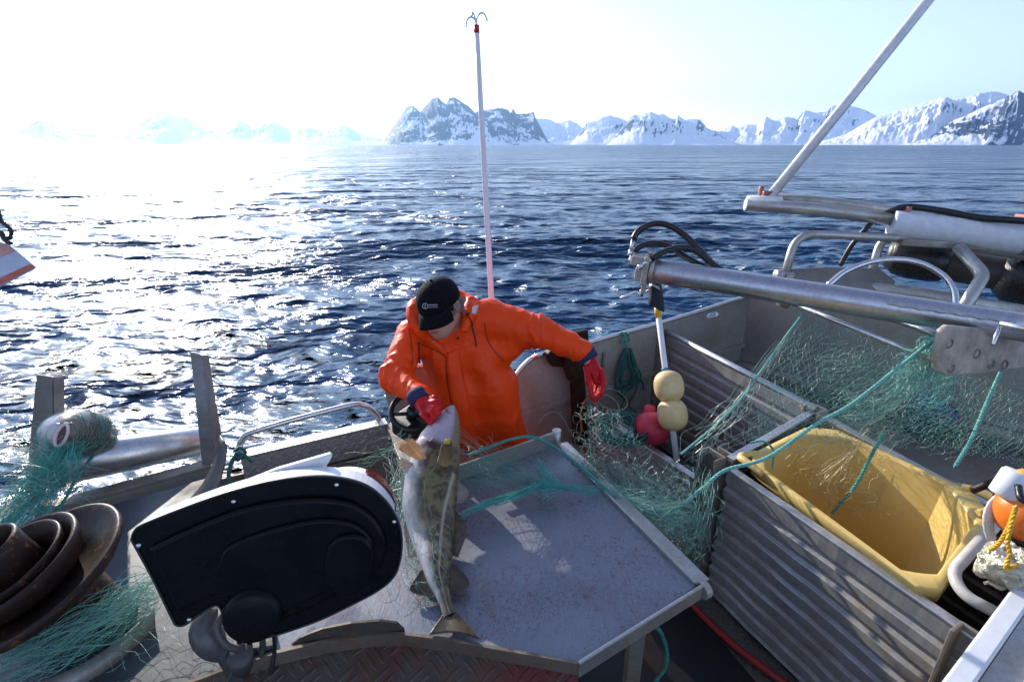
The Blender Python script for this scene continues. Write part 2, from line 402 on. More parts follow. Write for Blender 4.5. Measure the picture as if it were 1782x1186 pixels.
mountain([(1400,B_),(1429,246),(1468,234),(1494,215),(1520,200),(1559,189),(1592,176),(1612,171),(1625,166),(1641,173),(1657,171),(1683,159),(1709,160),(1729,166),(1750,190),(1790,225),(1820,B_)], 5400, 2200, .07, 7, nu=340)
mountain([(1560,B_+2),(1600,241),(1640,214),(1690,188),(1722,170),(1744,158),(1755,163),(1768,176),(1790,197),(1830,226),(1900,B_+2)], 4700, 1700, .22, 8, nu=300)
mountain([(-120,B_),(-60,225),(0,222),(33,228),(56,220),(85,205),(118,221),(160,228),(200,231),(230,224),(259,209),(296,194),(333,205),(360,218),(389,226),(405,216),(420,207),(441,217),(460,213),(478,209),(507,224),(537,220),(563,228),(593,218),(607,218),(626,232),(659,239),(690,B_)], 9500, 2600, .1, 9, nu=420)
mountain([(-200,266),(-120,240),(-40,238),(20,240),(80,244),(120,253),(150,262),(165,268)], 1500, 500, .1, 10, nu=120, nv=50)

# the air: thin even haze that pales the far shore
hz = MB(); hz.box((0, 0, 640), (32000, 32000, 1290)); ho = hz.build('haze', None); meta(ho, kind='stuff')
hm = bpy.data.materials.new('haze_air'); hm.use_nodes = True; tt = hm.node_tree; tt.nodes.clear()
pv = tt.nodes.new('ShaderNodeVolumePrincipled'); pv.inputs['Density'].default_value = 5e-5; pv.inputs['Color'].default_value = (.38, .64, 1, 1); pv.inputs['Anisotropy'].default_value = .6
mo = tt.nodes.new('ShaderNodeOutputMaterial'); tt.links.new(pv.outputs[0], mo.inputs['Volume']); ho.data.materials.append(hm)
# ------------------------------------------------------------------ materials of the boat
M_ALU = metal('dirty_aluminium', (.50, .49, .46), .42, (.20, .15, .085), .42)
M_ALU_D = metal('stained_aluminium', (.40, .385, .36), .48, (.17, .115, .06), .6)
M_ALU_C = metal('bare_aluminium_tube', (.62, .62, .63), .36, (.22, .17, .11), .2)
M_STEEL = metal('polished_steel', (.72, .72, .72), .22, (.25, .2, .14), .1, met=1)
def table_mat():
    m = MT('table_steel'); a = m.noise(2.2, 6, .6); b = m.noise(70, 3, .7, dist=1.5); c = m.noise(5, 8, .7, dist=.7); d = m.noise(160, 2, .5, stretch=(1, .12, 1))
    col = m.ramp(a, [(.3, (.15, .165, .205)), (.7, (.20, .215, .255))]); col = m.mix(m.math('MULTIPLY', m.ramp(d, [(.5, 0), (.75, 1)]), .35), col, (.30, .31, .34))
    col = m.mix(m.math('MULTIPLY', m.ramp(b, [(.53, 0), (.61, 1)]), m.ramp(c, [(.38, 0), (.55, .8)])), col, (.13, .06, .04))
    col = m.mix(m.ramp(c, [(.58, 0), (.72, .5)]), col, (.15, .085, .06))
    m.set(Base_Color=col, Metallic=.15, Roughness=m.ramp(m.noise(4, 5, .6), [(.40, .24), (.60, .58)])); m.b.inputs['Specular IOR Level'].default_value = .5
    m.bump(m.math('ADD', d, m.math('MULTIPLY', a, 2.0)), .2, .003); return m.m
M_TABLE = table_mat()
M_TRAY = metal('dark_tray', (.05, .062, .078), .45, (.05, .035, .02), .35, met=.2, bump=.2)  # left tray sheet, darker than the table top
M_BULW = metal('chalky_bulwark', (.36, .345, .315), .6, (.2, .15, .09), .45, met=.2)
M_BOARD = metal('corrugated_aluminium', (.47, .48, .49), .45, (.17, .12, .065), .55, brushed=(1, 1, .1), met=.75)
M_STEP = tread('tread_plate_step', .034, AX, (0, 0, 1), 1, (.52, .5, .47), .38, (.09, .07, .045), .35)
M_STEPT = tread('tread_plate_top', .034, AX, BX, 1, (.55, .53, .5), .38, (.09, .07, .045), .25)
M_DECK = tread('tread_plate_deck', .03, AX, BX, 1, (.23, .22, .2), .42, (.05, .04, .025), .5)
M_APRON = tread('bar_plate_rusty', .075, (1, 0, 0), (0, .8, .6), 3, (.12, .105, .085), .42, (.03, .018, .011), .6, red=.55, met=.5)
M_WHITE = plain('white_paint', (.72, .73, .74), .38, 0, .12, 9, .1)
M_HULL = plain('hull_paint', (.5, .51, .52), .4)
M_RUSTY = metal('rusty_iron', (.030, .0145, .009), .48, (.012, .006, .004), .5, rust=.42, met=.0, bump=.7); M_RUSTY.node_tree.nodes['Principled BSDF'].inputs['Specular IOR Level'].default_value = .3
M_BROWN = plain('brown_oiled_wood', (.022, .010, .007), .5, 0, .4, 22, .3, .004, .2)
M_RUBBER = plain('black_rubber', (.012, .012, .013), .42, 0, .2)
M_HOSE = plain('black_hose', (.011, .011, .013), .34, 0, .2, 60, .1)
Zv = Vector((0, 0, 1))
def G(p, z): return Vector((p[0], p[1], z))
def vp(s, z, off=0.0): return G(V0+AX*s+BX*off, z)     # bulwark coordinates: along, up, inboard

boat = root('fishing_boat', (0.3, 1.2, 0), 'small aluminium net fishing boat with open working deck, bulwark and handrail', 'boat')
m = MB(); pl_ = [vp(-4.2, 0), vp(3.0, 0), vp(4.4, 0, 1.6), vp(4.4, 0, 4.2), vp(-4.2, 0, 4.2)]
m.prism([p-Zv*1.5 for p in pl_], Zv*1.49); m.build('hull', M_HULL, boat)
m = MB(); m.prism([p-Zv*.008 for p in pl_], Zv*.012); m.build('deck', M_DECK, boat)
# bulwark plate with its swept cut-out and mooring slot
top = [(872,712),(884,684),(893,664),(902,650),(911,639),(924,627),(942,621),(980,612),(1024,599),(1075,584),(1142,566),(1227,540),(1306,515)]
tp = [WV(*p) for p in catmull([(a, b, 0) for a, b in top], 40)[:, :2]]
slot = WV(1240, 547); sx = slot.x
L_ = [p for p in tp if p.x < sx-.001]; R_ = [p for p in tp if p.x > sx+.001]; mid = PL(1240, 536.5, V0, BX)
def half(sg): return [slot+AX*sg*(.036+.026*math.sin(a))*1.0*(1 if abs(a) < 1.57 else 1)+Zv*.026*math.cos(a) for a in np.linspace(.0, math.pi, 9)]
zb = -.02
m = MB()
hl = [slot+Zv*.02]+[slot-AX*(.04+.02*math.sin(a))+Zv*.02*math.cos(a) for a in np.linspace(0, math.pi, 9)]+[slot-Zv*.02]
hr = [slot+Zv*.02]+[slot+AX*(.04+.02*math.sin(a))+Zv*.02*math.cos(a) for a in np.linspace(0, math.pi, 9)]+[slot-Zv*.02]
m.prism([G(L_[0], zb)]+L_+[mid]+hl+[G(slot, zb)], -BX*.012)
m.prism([G(R_[-1], zb)]+R_[::-1]+[mid]+hr+[G(slot, zb)], -BX*.012)
bw = m.build('bulwark', M_BULW, boat)
m = MB(); m.tube([p-BX*.006+Zv*.006 for p in tp], .014, 8); m.build('rim', M_ALU_C, bw)
m = MB(); m.bar(WV(893, 724, .012), WV(1303, 597, .012), .022, .03); m.build('stringer', M_BULW, bw)
for px in (1030, 1049):
    a = WV(px, 640, .008); MB().bar(G(a, .62), G(a, .93), .016, .022, BX).build('stiffener', M_ALU_D, bw)
a = WV(1146, 600, .012); MB().bar(G(a, .05), G(a, 1.0), .024, .05, BX).build('stiffener', M_ALU_D, bw)
# low plate left of the man
m = MB(); m.prism([WV(664, 657), WV(669, 652), WV(700, 645), WV(760, 630), WV(775, 790), WV(694, 778)], -BX*.012)
bl = m.build('bulwark_end', M_BULW, boat)
m = MB(); m.tube([WV(664, 657), WV(669, 651), WV(700, 644), WV(760, 629)], .012, 8); m.build('rim', M_ALU_C, bl)
m = MB(); m.prism([W(672, 742, .79), W(715, 700, .79), W(790, 690, .79), W(800, 745, .79), W(722, 800, .79), W(696, 800, .79)], Zv*-.03); m.build('bracket_shelf', M_ALU_D, boat, .004)
# aft wall, inner floors, the raised floor under the nets
C2 = WV(1306, 515); E2 = C2+Vector((.746, -.666, 0))*2.6
m = MB(); m.prism([G(C2, -.02), G(E2, -.02), E2, C2], Vector((.666, .746, 0))*.012); w2 = m.build('side_wall', M_ALU, boat)
m = MB(); m.tube([C2+Zv*.005, E2+Zv*.005], .013, 8); m.build('rim', M_ALU_C, w2)
m = MB(); q = [vp(2.0, .48, .02), vp(2.8, .48, .02), G(E2, .48), G(E2+BX*.4, .48), vp(2.1, .48, 2.6)]; m.prism(q, Zv*.02); m.build('pound_floor', M_ALU_D, boat)
m = MB(); m.bar(G(C2, .6)+Vector((-.04, -.05, 0)), G(E2, .6)+Vector((-.04, -.05, 0)), .1, .02); m.build('shelf', M_ALU, boat)
m = MB(); m.prism([W(1018, 720, .10), vp(1.28, .10, .01), vp(1.96, .10, .01), W(1425, 800, .10), W(1215, 870, .10)], Zv*.015); m.build('inner_floor', M_ALU_D, boat)
# gunwale step beside the handrail
g0, g1 = W(418, 796, .8), W(674, 737, .8)
m = MB(); m.bar(g0-BX*.03-Zv*.08, g1-BX*.03-Zv*.08, .055, .155); st = m.build('gunwale_step', M_STEP, boat, .004)
m = MB(); m.bar(g0-BX*.028+Zv*.001, g1-BX*.028+Zv*.001, .066, .006); m.build('tread_top', M_STEPT, st)
m = MB(); m.prism([G(vp(-4.0, 0, -.02), -.02), G(vp(0.07, 0, -.02), -.02), G(vp(.07, 0, -.02), .66), G(vp(-4.0, 0, -.02), .7)], -BX*.012); m.build('side_plate', M_ALU_D, boat)
m = MB(); m.bar(vp(-.75, .6, .015), vp(.05, .6, .015), .03, .045); m.bar(vp(-.75, .36, .02), vp(.05, .36, .02), .05, .05); m.build('side_frame', M_ALU_D, boat)
# left ledge under the net roller
a, b = W(62, 884, .8), W(366, 803, .8)
m = MB(); m.bar(a-Zv*.02, b-Zv*.02, .07, .04); m.build('ledge', M_ALU_D, boat, .004)
m = MB(); m.bar(a+BX*.03-Zv*.07, b+BX*.03-Zv*.07, .012, .1); m.build('ledge_front', M_ALU, boat)
m = MB(); m.bar(W(66, 852, .84), W(-60, 960, .84), .05, .04); m.build('ledge_end', M_ALU_D, boat)
# hand rail
hp = [WV(412, 800, -.02), WV(421, 766, -.02), WV(452, 747, -.02), WV(600, 707, -.02), WV(634, 705, -.02), WV(655, 722, -.02), WV(664, 742, -.02)]
m = MB(); m.tube(catmull(hp, 50), .0155, 12); m.build('handrail', M_STEEL, boat)
# cabin coaming in the lower right corner
d0, d1 = W(1560, 1290, .95), W(1900, 838, .95); e = (d1-d0).normalized(); nrm = Vector((e.y, -e.x, 0))
m = MB(); m.bar(d0+nrm*.024-Zv*.02, d1+nrm*.024-Zv*.02, .048, .05); cm = m.build('coaming', M_WHITE, boat, .006)
m = MB(); m.prism([d0-Zv*.045, d1-Zv*.045, d1-Zv*.94, d0-Zv*.94], nrm*.02); m.build('coaming_side', M_ALU, boat)
m = MB(); m.prism([d0+nrm*.05-Zv*.02, d1+nrm*.05-Zv*.02, d1+nrm*.9-Zv*.10, d0+nrm*.9-Zv*.10], -Zv*.02); m.build('coaming_panel', M_ALU, boat)
m = MB(); m.bar(d0+nrm*.118-Zv*.018, d1+nrm*.118-Zv*.018, .014, .02); m.build('coaming_ridge', M_WHITE, boat)
# stanchions of the fish pounds
def stanchion(p, h, dirx, w=.085, top=None):
    m = MB(); p = Vector(p); dy = Vector((-dirx.y, dirx.x, 0))
    m.box(p+Zv*h/2, (.012, w, h), dirx, dy, Zv); m.box(p+dirx*.03+dy*w/2+Zv*h/2, (.07, .012, h), dirx, dy, Zv); m.box(p+dirx*.03-dy*w/2+Zv*h/2, (.07, .012, h), dirx, dy, Zv)
    return m.build('stanchion', M_ALU_D, boat, .003)
S1 = Vector((.99, 2.12, 0)); stanchion(S1, .815, AX*-1, .10); stanchion(S1+AX*.07-BX*.005, .80, AX, .09)
stanchion((1.447, 1.13, 0), .80, -AX, .13)
stanchion((1.60, 2.37, 0), .93, AX*-1, .08)
# ------------------------------------------------------------------ pound boards
def board(name, a, b, h, ribs, side, label, mat=M_BOARD, rail=0, grp='corrugated boards walling the fish pounds', zb=.03):
    """corrugated board hanging below the line a-b"""
    a = Vector(a); b = Vector(b); o = root(name, G((a+b)/2, 0), label, 'pound board', grp)
    d = G(b-a, 0).normalized(); nrm = Vector((d.y, -d.x, 0))*side
    def prof(p):
        z0 = p.z; H = z0-zb; pr = [(0, z0-.028), (.0, z0)]; front = []
        st_ = H/ribs
        for k in range(ribs):
            t = z0-.03-k*(H-.03)/ribs; q = (H-.03)/ribs
            front += [(.016, t), (.016, t-q*.52), (.0, t-q*.62), (.0, t-q*.90)]
        front.append((.016, zb))
        return [p*1 for p in []] + [G(p, z)+nrm*x for x, z in [(.0, z0), (.016, z0)]+front+[(-.012, zb), (-.012, z0)]]
    m = MB(); K = 26; rows = []; sd_ = int(abs(a.x*97+a.y*31)) % 50
    for q in np.linspace(0, 1, K):
        pr = prof(lerp(a, b, q)); n = len(pr); zz = np.array([p.z for p in pr])
        w_ = (vnoise(np.full(n, q*7.3+sd_), zz*5)-.5)*.010+(vnoise(np.full(n, q*23+sd_), zz*11, 3)-.5)*.005
        rows.append([p+nrm*float(d_) for p, d_ in zip(pr, w_)])
    fs = [tuple(range(n)), tuple(range(K*n-1, (K-1)*n-1, -1))]
    for r_ in range(K-1): fs += [(r_*n+i, r_*n+n+i, r_*n+n+(i+1) % n, r_*n+(i+1) % n) for i in range(n)]
    m.add([p for r_ in rows for p in r_], fs)
    m.build('corrugated_panel', mat, o, .0025)
    m = MB()
    if rail: m.tube([a+Zv*.012, b+Zv*.012], rail, 12); m.build('top_rail', M_ALU_C, o)
    else: m.bar(a+nrm*.002+Zv*.004, b+nrm*.002+Zv*.004, .04, .012); m.build('top_edge', M_ALU_C, o, .003)
    return o
board('pound_board', (1.03, 2.05, .77), (1.445, 1.15, .77), .77, 9, 1, 'long corrugated aluminium board in front of the yellow tub')
board('pound_board', (.49, 3.02, .59), (.955, 2.19, .60), .5, 7, 1, 'low corrugated board draped with green netting between working table and yellow floats')
board('pound_board', (1.075, 3.345, .973), (1.58, 2.357, .905), .9, 11, 1, 'tall corrugated board with round top rail behind the yellow floats', rail=.02)
board('pound_board', (1.585, 2.347, .90), (2.2, 1.1, .80), .8, 10, 1, 'weathered board along the far side of the yellow tub', mat=M_ALU_D)
board('pound_board', (1.05, 2.10, .785), (1.565, 2.365, .895), .75, 9, 1, 'short cross board behind the yellow tub under the knotted headline rope')
# ------------------------------------------------------------------ sorting table
tab = root('sorting_table', (0, 1.6, 0), 'wide blue grey steel working table with raised edges under the cod', 'table')
ZT = .80
out = [(800,834),(966,774),(1210,1020),(1006,1152),(860,1128),(700,1102),(590,1112),(480,1134),(400,1160),(470,900),(700,872)]
out2 = [(470,900),(400,1160),(320,1190),(150,1240),(-80,1210),(-80,985),(60,915),(366,830),(430,872)]
m = MB(); m.prism([W(x, y, ZT) for x, y in out], -Zv*.006); tt_ = m.build('table_top', M_TABLE, tab)
m = MB(); m.prism([W(x, y, ZT-.004) for x, y in out2], -Zv*.006); m.build('tray', M_TRAY, tab)
a, b = W(796, 836, ZT), W(968, 773, ZT)
m = MB(); m.bar(a+Zv*.035, b+Zv*.035, .010, .085); m.bar(a-AX*.5+Zv*.02, a+Zv*.02, .01, .055); bk = m.build('back_lip', M_ALU, tab, .003)
m = MB(); m.cyl(b-Zv*.03, b+Zv*.082, .022, 14); m.build('corner_post', M_ALU, bk)
fr = [(1228,1016),(1120,1091),(1010,1160)]
m = MB(); P0, P1 = W(1226, 1018, ZT), W(1006, 1156, ZT)
m.bar(P0-Zv*.02, P1-Zv*.02, .012, .06); m.build('side_lip', M_ALU, tab, .004)
m = MB(); c_ = P0+(P0-P1).normalized()*.0; m.cyl(c_-AX*.012-Zv*.02, c_+AX*.014-Zv*.02, .03, 18); m.build('hinge_lug', M_ALU, tab, .003)
fl = [W(x, y, ZT) for x, y in [(1006,1156),(930,1142),(860,1130),(780,1115),(700,1105),(640,1107),(560,1119),(480,1138),(400,1164),(330,1190),(200,1240)]]
m = MB()
for i in range(len(fl)-1): m.bar(fl[i]-Zv*.015, fl[i+1]-Zv*.015, .010, .05)
m.build('front_lip', metal('rusty_lip', (.24, .21, .17), .5, (.09, .05, .025), .65, rust=.4, met=.5), tab)
m = MB(); r0, r1 = W(968, 773, ZT), W(1210, 1018, ZT); m.bar(r0+Zv*.006, r1+Zv*.006, .012, .016); m.bar(r0+BX*0+AX*.035-Zv*.004, r1+AX*.035-Zv*.004, .06, .006); m.build('edge_ridge', M_ALU, tab)
for q in ((.2, 1.9), (.45, 1.35), (-.4, 1.75), (-.45, 1.3), (-1.2, 1.2)): MB().box((q[0], q[1], .395), (.05, .05, .79)).build('leg', M_ALU_D, tab)
# sloping apron of bar plate below the front edge
ap = []
for p in fl[:-1]:
    ap.append([p-Zv*.038+Vector((0, .004, 0)), p-Zv*.05+Vector((0, -.03, 0)), p+Vector((-.02, -.40, -.16)), p+Vector((-.02, -.43, -.3))])
m = MB(); m.grid(ap, False); m.build('apron', M_APRON, tab, solid=.008)
m = MB(); m.prism([PL(x, y, fl[5], Vector((.12, -1, .25)).normalized()) for x, y in [(486,1150),(500,1126),(522,1109),(560,1094),(610,1084),(660,1080),(690,1084),(703,1096),(705,1115),(600,1122)]], Vector((0, .008, 0))); m.build('curved_guard', metal('guard_rusty_plate', (.09, .07, .055), .45, (.03, .018, .011), .6, rust=.35, met=.4), tab)
# ------------------------------------------------------------------ deck details: mat, hose, paddle, ropes
m = MB(); mq = [W(1206, 1056, .012), W(1345, 1225, .012), W(1000, 1420, .012), W(930, 1160, .012)]
mt_ = MT('studded_rubber'); vo = mt_.n('TexVoronoi', iVector=mt_.co); vo.inputs['Scale'].default_value = 26; vo.inputs['Randomness'].default_value = .12
mt_.set(Base_Color=(.008, .008, .009), Roughness=.38); mt_.bump(mt_.ramp(vo.outputs['Distance'], [(.1, 1), (.32, 0)]), 1, .012)
m.prism(mq, Zv*.012); meta(m.build('rubber_mat', mt_.m, None, .004), 'black studded rubber mat on deck beside the red hose', 'mat')
M_REDH = plain('red_hose_rubber', (.30, .012, .012), .38, 0, .15, 20, .05)
m = MB(); m.tube(catmull([W(1120, 960, .03), W(1205, 1052, .03), W(1262, 1108, .03), W(1330, 1162, .03), W(1420, 1225, .03)], 40), .0165, 12); meta(m.build('red_hose', M_REDH), 'red rubber hose lying along the tread plate deck', 'hose')
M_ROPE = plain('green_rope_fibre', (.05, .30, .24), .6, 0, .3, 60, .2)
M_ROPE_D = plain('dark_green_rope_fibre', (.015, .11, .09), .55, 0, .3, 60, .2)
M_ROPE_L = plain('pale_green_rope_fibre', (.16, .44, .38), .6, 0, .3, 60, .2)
meta(rope('deck_rope', catmull([W(1140, 1090, .6), W(1150, 1100, .48), W(1160, 1130, .3), W(1158, 1160, .2), W(1140, 1190, .12), W(1130, 1260, .06)], 40), .008, M_ROPE), 'green laid rope hanging below the table corner over the rubber mat', 'rope')
m = MB(); pd = [(1100,1110),(1128,1098),(1150,1140),(1148,1178),(1128,1162),(1108,1135)]
m.prism([W(x, y, .34) for x, y in pd], Zv*.018); pdl = m.build('wooden_paddle', plain('worn_brown_wood', (.12, .07, .04), .6, 0, .3, 20, .3), None, .004); meta(pdl, 'pointed brown wooden blade under the table corner beside green rope', 'paddle')
m = MB(); m.bar(W(1117, 1105, .36), W(1090, 1050, .42), .028, .02); m.build('handle', M_BROWN, pdl)
# ------------------------------------------------------------------ net roller on the left gunwale
rl = root('net_roller', W(220, 830, .8), 'thick steel side roller between two upright guide posts on the left gunwale', 'roller')
M_DARKST = metal('dark_grey_steel', (.17, .165, .16), .45, (.08, .06, .04), .4, met=.6)
ra, rb = T(112, 806, 2.20), T(352, 766, 2.58)
m = MB(); m.tube([ra, lerp(ra, rb, .03), lerp(ra, rb, .97), rb], [.082, .09, .072, .066], 32); m.build('roller', metal('worn_roller_steel', (.66, .65, .64), .27, (.2, .16, .1), .2, met=1), rl)
M_POST = metal('post_aluminium', (.26, .25, .235), .5, (.12, .085, .05), .5, met=.6)
def post(tl, tr, br, bl, depth, name='post'):
    m = MB(); P = [Vector(p) for p in (tl, tr, br, bl)]; nrm = (P[1]-P[0]).cross(P[3]-P[0]).normalized(); nrm = nrm if nrm.y > 0 else -nrm
    m.prism(P, nrm*.008); m.prism([P[1], P[2], P[2]+nrm*depth+Vector((.02, 0, 0)), P[1]+nrm*depth+Vector((.02, 0, 0))], Vector((-.008, 0, 0)))
    m.build(name, M_POST, rl, .003)
t1 = 2.18; post(T(63, 651, t1), T(93, 655, t1), T(97, 850, t1), T(44, 850, t1), .03)
t2 = 2.45; post(T(331, 613, t2), T(346, 617, t2), T(376, 805, t2-.05), T(352, 812, t2-.05), .05)
# curved guide blade
gl = [(384,757,2.10),(374,800,2.09),(355,838,2.08),(330,868,2.07),(298,892,2.06)]; gr = [(394,775,2.07),(392,800,2.07),(382,840,2.06),(362,872,2.05),(335,896,2.04)]
A_ = catmull([T(*p) for p in gl], 16); B__ = catmull([T(*p) for p in gr], 16)
m = MB(); m.grid([[A_[i], B__[i]] for i in range(16)]); m.build('guide_blade', M_DARKST, rl, solid=.008)
# ------------------------------------------------------------------ net hauling machine with black cover
hm_ = root('hauling_machine', W(440, 1130, .75), 'big net hauling machine with black moulded cover and white housing', 'hauler')
HN = Vector((.22, -.95, .24)).normalized(); HP = T(470, 970, 1.36)
def hp_(x, y, off=0): return PL(x, y, HP+HN*off, HN)
cov = [(229,938),(234,924),(250,912),(330,880),(400,856),(470,838),(540,829),(595,832),(640,846),(672,872),(692,905),(699,938),(696,975),(683,1005),(655,1028),(610,1052),(560,1076),(505,1096),(455,1110),(420,1114),(404,1104),(392,1080),(378,1052),(345,1070),(322,1086),(308,1087),(300,1076),(268,1010)]
def smooth_outline(o, n=120, close=True):
    P = np.array(o+o[:1], float); P = catmull([(a, b, 0) for a, b in P], n)[:-1, :2]; return [tuple(p) for p in P]
cvs = smooth_outline(cov, 110)
cx_, cy_ = 470, 968
def inset(pts, k, c=None):
    """offset a closed outline inwards by k pixels"""
    P = np.array(pts); t = np.roll(P, -1, 0)-np.roll(P, 1, 0); t /= np.linalg.norm(t, axis=1)[:, None]+1e-9; nn = np.stack([-t[:, 1], t[:, 0]], 1)
    area = np.sum(P[:, 0]*np.roll(P[:, 1], -1)-np.roll(P[:, 0], -1)*P[:, 1]); sg = 1 if area > 0 else -1
    return [tuple(p) for p in P+nn*sg*k]
M_COVER = plain('black_moulded_cover', (.004, .0048, .0065), .28, 0, .15, 5, .25, .0015, .16)
m = MB(); m.prism([hp_(x, y) for x, y in cvs], -HN*.018); m.build('cover', M_COVER, hm_, .005, 3)
inner = [(262,948),(330,916),(410,884),(480,868),(548,862),(602,867),(640,886),(664,915),(672,945),(666,975),(645,998),(600,1022),(545,1050),(490,1072),(440,1090),(418,1090),(404,1066),(392,1030),(350,1040),(316,1056),(302,1030)]
m = MB(); m.prism([hp_(x, y, .0) for x, y in smooth_outline(inner, 90)], HN*.022); m.build('raised_panel', M_COVER, hm_, .02, 6)
step = [(380,985),(395,950),(440,928),(500,910),(560,900),(610,905),(640,925),(650,950),(640,985),(600,1010),(545,1036),(490,1062),(440,1078),(424,1070),(405,1030)]
m = MB(); m.prism([hp_(x, y, .022) for x, y in smooth_outline(step, 80)], HN*.016); m.build('raised_step', M_COVER, hm_, .014, 5)
boss = [(572,945),(590,930),(620,926),(642,936),(650,960),(646,1000),(630,1022),(606,1034),(580,1024),(566,1000),(565,970)]
m = MB(); m.prism([hp_(x, y, .038) for x, y in smooth_outline(boss, 40)], HN*.018); m.build('boss', M_COVER, hm_, .015, 5)
m = MB(); c = hp_(441, 1068, .034); m.lathe([(.0, .022), (.058, .022), (.068, .018), (.074, .006), (.076, 0), (.076, -.02)], c, HN, 40); m.build('round_boss', M_COVER, hm_)
# edge strip, white housing behind it
M_CAST0 = metal('grey_edge_strip', (.16, .16, .18), .4, (.05, .04, .03), .3, met=.7)
m = MB(); m.tube([hp_(x, y, .001) for x, y in cvs], .0035, 6, closed=True); m.build('edge_strip', M_RUBBER, hm_)
hs = [hp_(x-5*(x > 560)*(y > 900), y-1-16*max(0, min(1, (y-930)/90)), -.018) for x, y in inset(cvs, 2)]
m = MB(); m.prism(hs, -HN*.08); m.build('housing', M_WHITE, hm_, .006, 3)
fin = [hp_(x, y, -.102) for x, y in [(300,905),(405,846),(480,816),(574,789),(578,793),(560,824),(600,850),(420,900)]]
m = MB(); m.prism(fin, -HN*.02); m.build('fin', M_WHITE, hm_, .003)
dc = hp_(598, 920, -.098)
m = MB(); m.lathe([(.0, -.002), (.148, -.002), (.150, -.01), (.150, -.105), (.14, -.11), (0, -.11)], dc, HN, 48); m.build('sheave', M_WHITE, hm_)
m = MB(); a0 = None
u = Vector((1, 0, 0)); u = (u-HN*u.dot(HN)).normalized(); w = HN.cross(u)
if w.z < 0: w = -w
ring = [[dc+HN*h+(u*math.cos(a)+w*math.sin(a))*.1525 for h in (-.012, -.10)] for a in np.linspace(R(12), R(66), 16)]
m.grid(ring); m.build('red_band', plain('dark_red_gloss_paint', (.075, .008, .008), .2, 0, .4, 12, .15), hm_, solid=.003)
for x, y in [(242,948),(407,872),(586,843),(686,907),(330,1077)]:
    m = MB(); c = hp_(x, y, .0); m.lathe([(0, .005), (.005, .005), (.0062, .003), (.0065, 0)], c, HN, 14); m.build('screw', M_STEEL, hm_)
# casting that carries it
M_CAST = metal('cast_aluminium', (.13, .128, .125), .5, (.03, .025, .02), .6, met=.5, bump=.8)
cp_ = [T(372, 1055, 1.45), T(356, 1090, 1.44), T(372, 1125, 1.44), T(400, 1150, 1.46), T(420, 1200, 1.5), T(425, 1290, 1.55)]
m = MB(); m.tube(catmull(cp_, 20), [.012+.030*math.sin(math.pi*min(1, i/11))+(.012 if i > 10 else 0) for i in range(20)], 16); m.build('mount_casting', M_CAST, hm_)
m = MB(); m.tube(catmull([T(392, 1065, 1.41), T(378, 1092, 1.40), T(392, 1120, 1.40), T(415, 1130, 1.42)], 14), .010, 10); m.build('casting_rib', M_CAST, hm_)
m = MB(); m.lathe([(.0, .05), (.03, .05), (.035, .04), (.035, -.05), (.0, -.05)], T(418, 1150, 1.47), (.3, -.3, .9), 18); m.build('pivot', M_CAST, hm_)
for k, (x0, x1) in enumerate([(432, 436), (455, 449), (476, 474), (415, 405)]):
    m = MB(); m.tube(catmull([T(x0, 1096, 1.47), T(x0+2, 1125, 1.50), T(x1, 1160, 1.5), T(x1-6, 1230, 1.5)], 16), .009 if k != 2 else .006, 10); m.build('hydraulic_hose', M_HOSE if k != 1 else M_CAST, hm_)
m = MB(); m.box(T(450, 1150, 1.55), (.12, .05, .16), u, None, None); m.build('bracket', M_CAST, hm_, .006)
# ------------------------------------------------------------------ rusty drum, lower left
camR, camU, camF = Vector((1, 0, 0)), Vector((0, sp, cp)), Vector((0, cp, -sp))
dax = (camR*-.26+camU*.80-camF*.56).normalized()
dr = root('rusty_drum', T(80, 1080, 1.5), 'rusty iron hauling drum of nested rings in the lower left corner', 'drum')
dO = T(58, 1012, 1.46)
Rr = M_RUSTY
m = MB(); m.lathe([(.05, -.02), (.165, .0), (.212, .022), (.224, .03), (.232, .026), (.232, .012), (.212, -.01), (.15, -.04), (.05, -.05)], dO+camR*.020+camU*.012, dax, 64, True); m.build('outer_disc', Rr, dr)
m = MB(); m.lathe([(.10, .02), (.135, .055), (.158, .088), (.166, .092), (.172, .086), (.165, .06), (.15, .03), (.12, .0)], dO, dax, 56, True); m.build('middle_ring', Rr, dr)
m = MB(); m.lathe([(.08, .04), (.112, .075), (.128, .10), (.135, .103), (.138, .096), (.128, .07), (.09, .03)], dO, dax, 48, True); m.build('inner_ring', Rr, dr)
m = MB(); m.lathe([(.058, .0), (.066, .12), (.071, .165), (.078, .168), (.083, .16), (.078, .12), (.075, .0)], dO-camR*.012, dax, 48, True); m.build('hub_tube', Rr, dr)
m = MB(); m.lathe([(0, -.3), (.10, -.3), (.12, -.04), (0, -.04)], dO, dax, 40); m.build('drum_body', Rr, dr)
# curved rust edged strip in front of the drum
cs = catmull([W(60, 1190, .84), W(130, 1160, .84), (W(200, 1118, .84)), W(268, 1060, .84)], 20)
m = MB(); m.grid([[p, p+np.array([.01, -.03, -.05])] for p in cs]); m.build('curved_edge', M_ALU_D, tab, solid=.008)
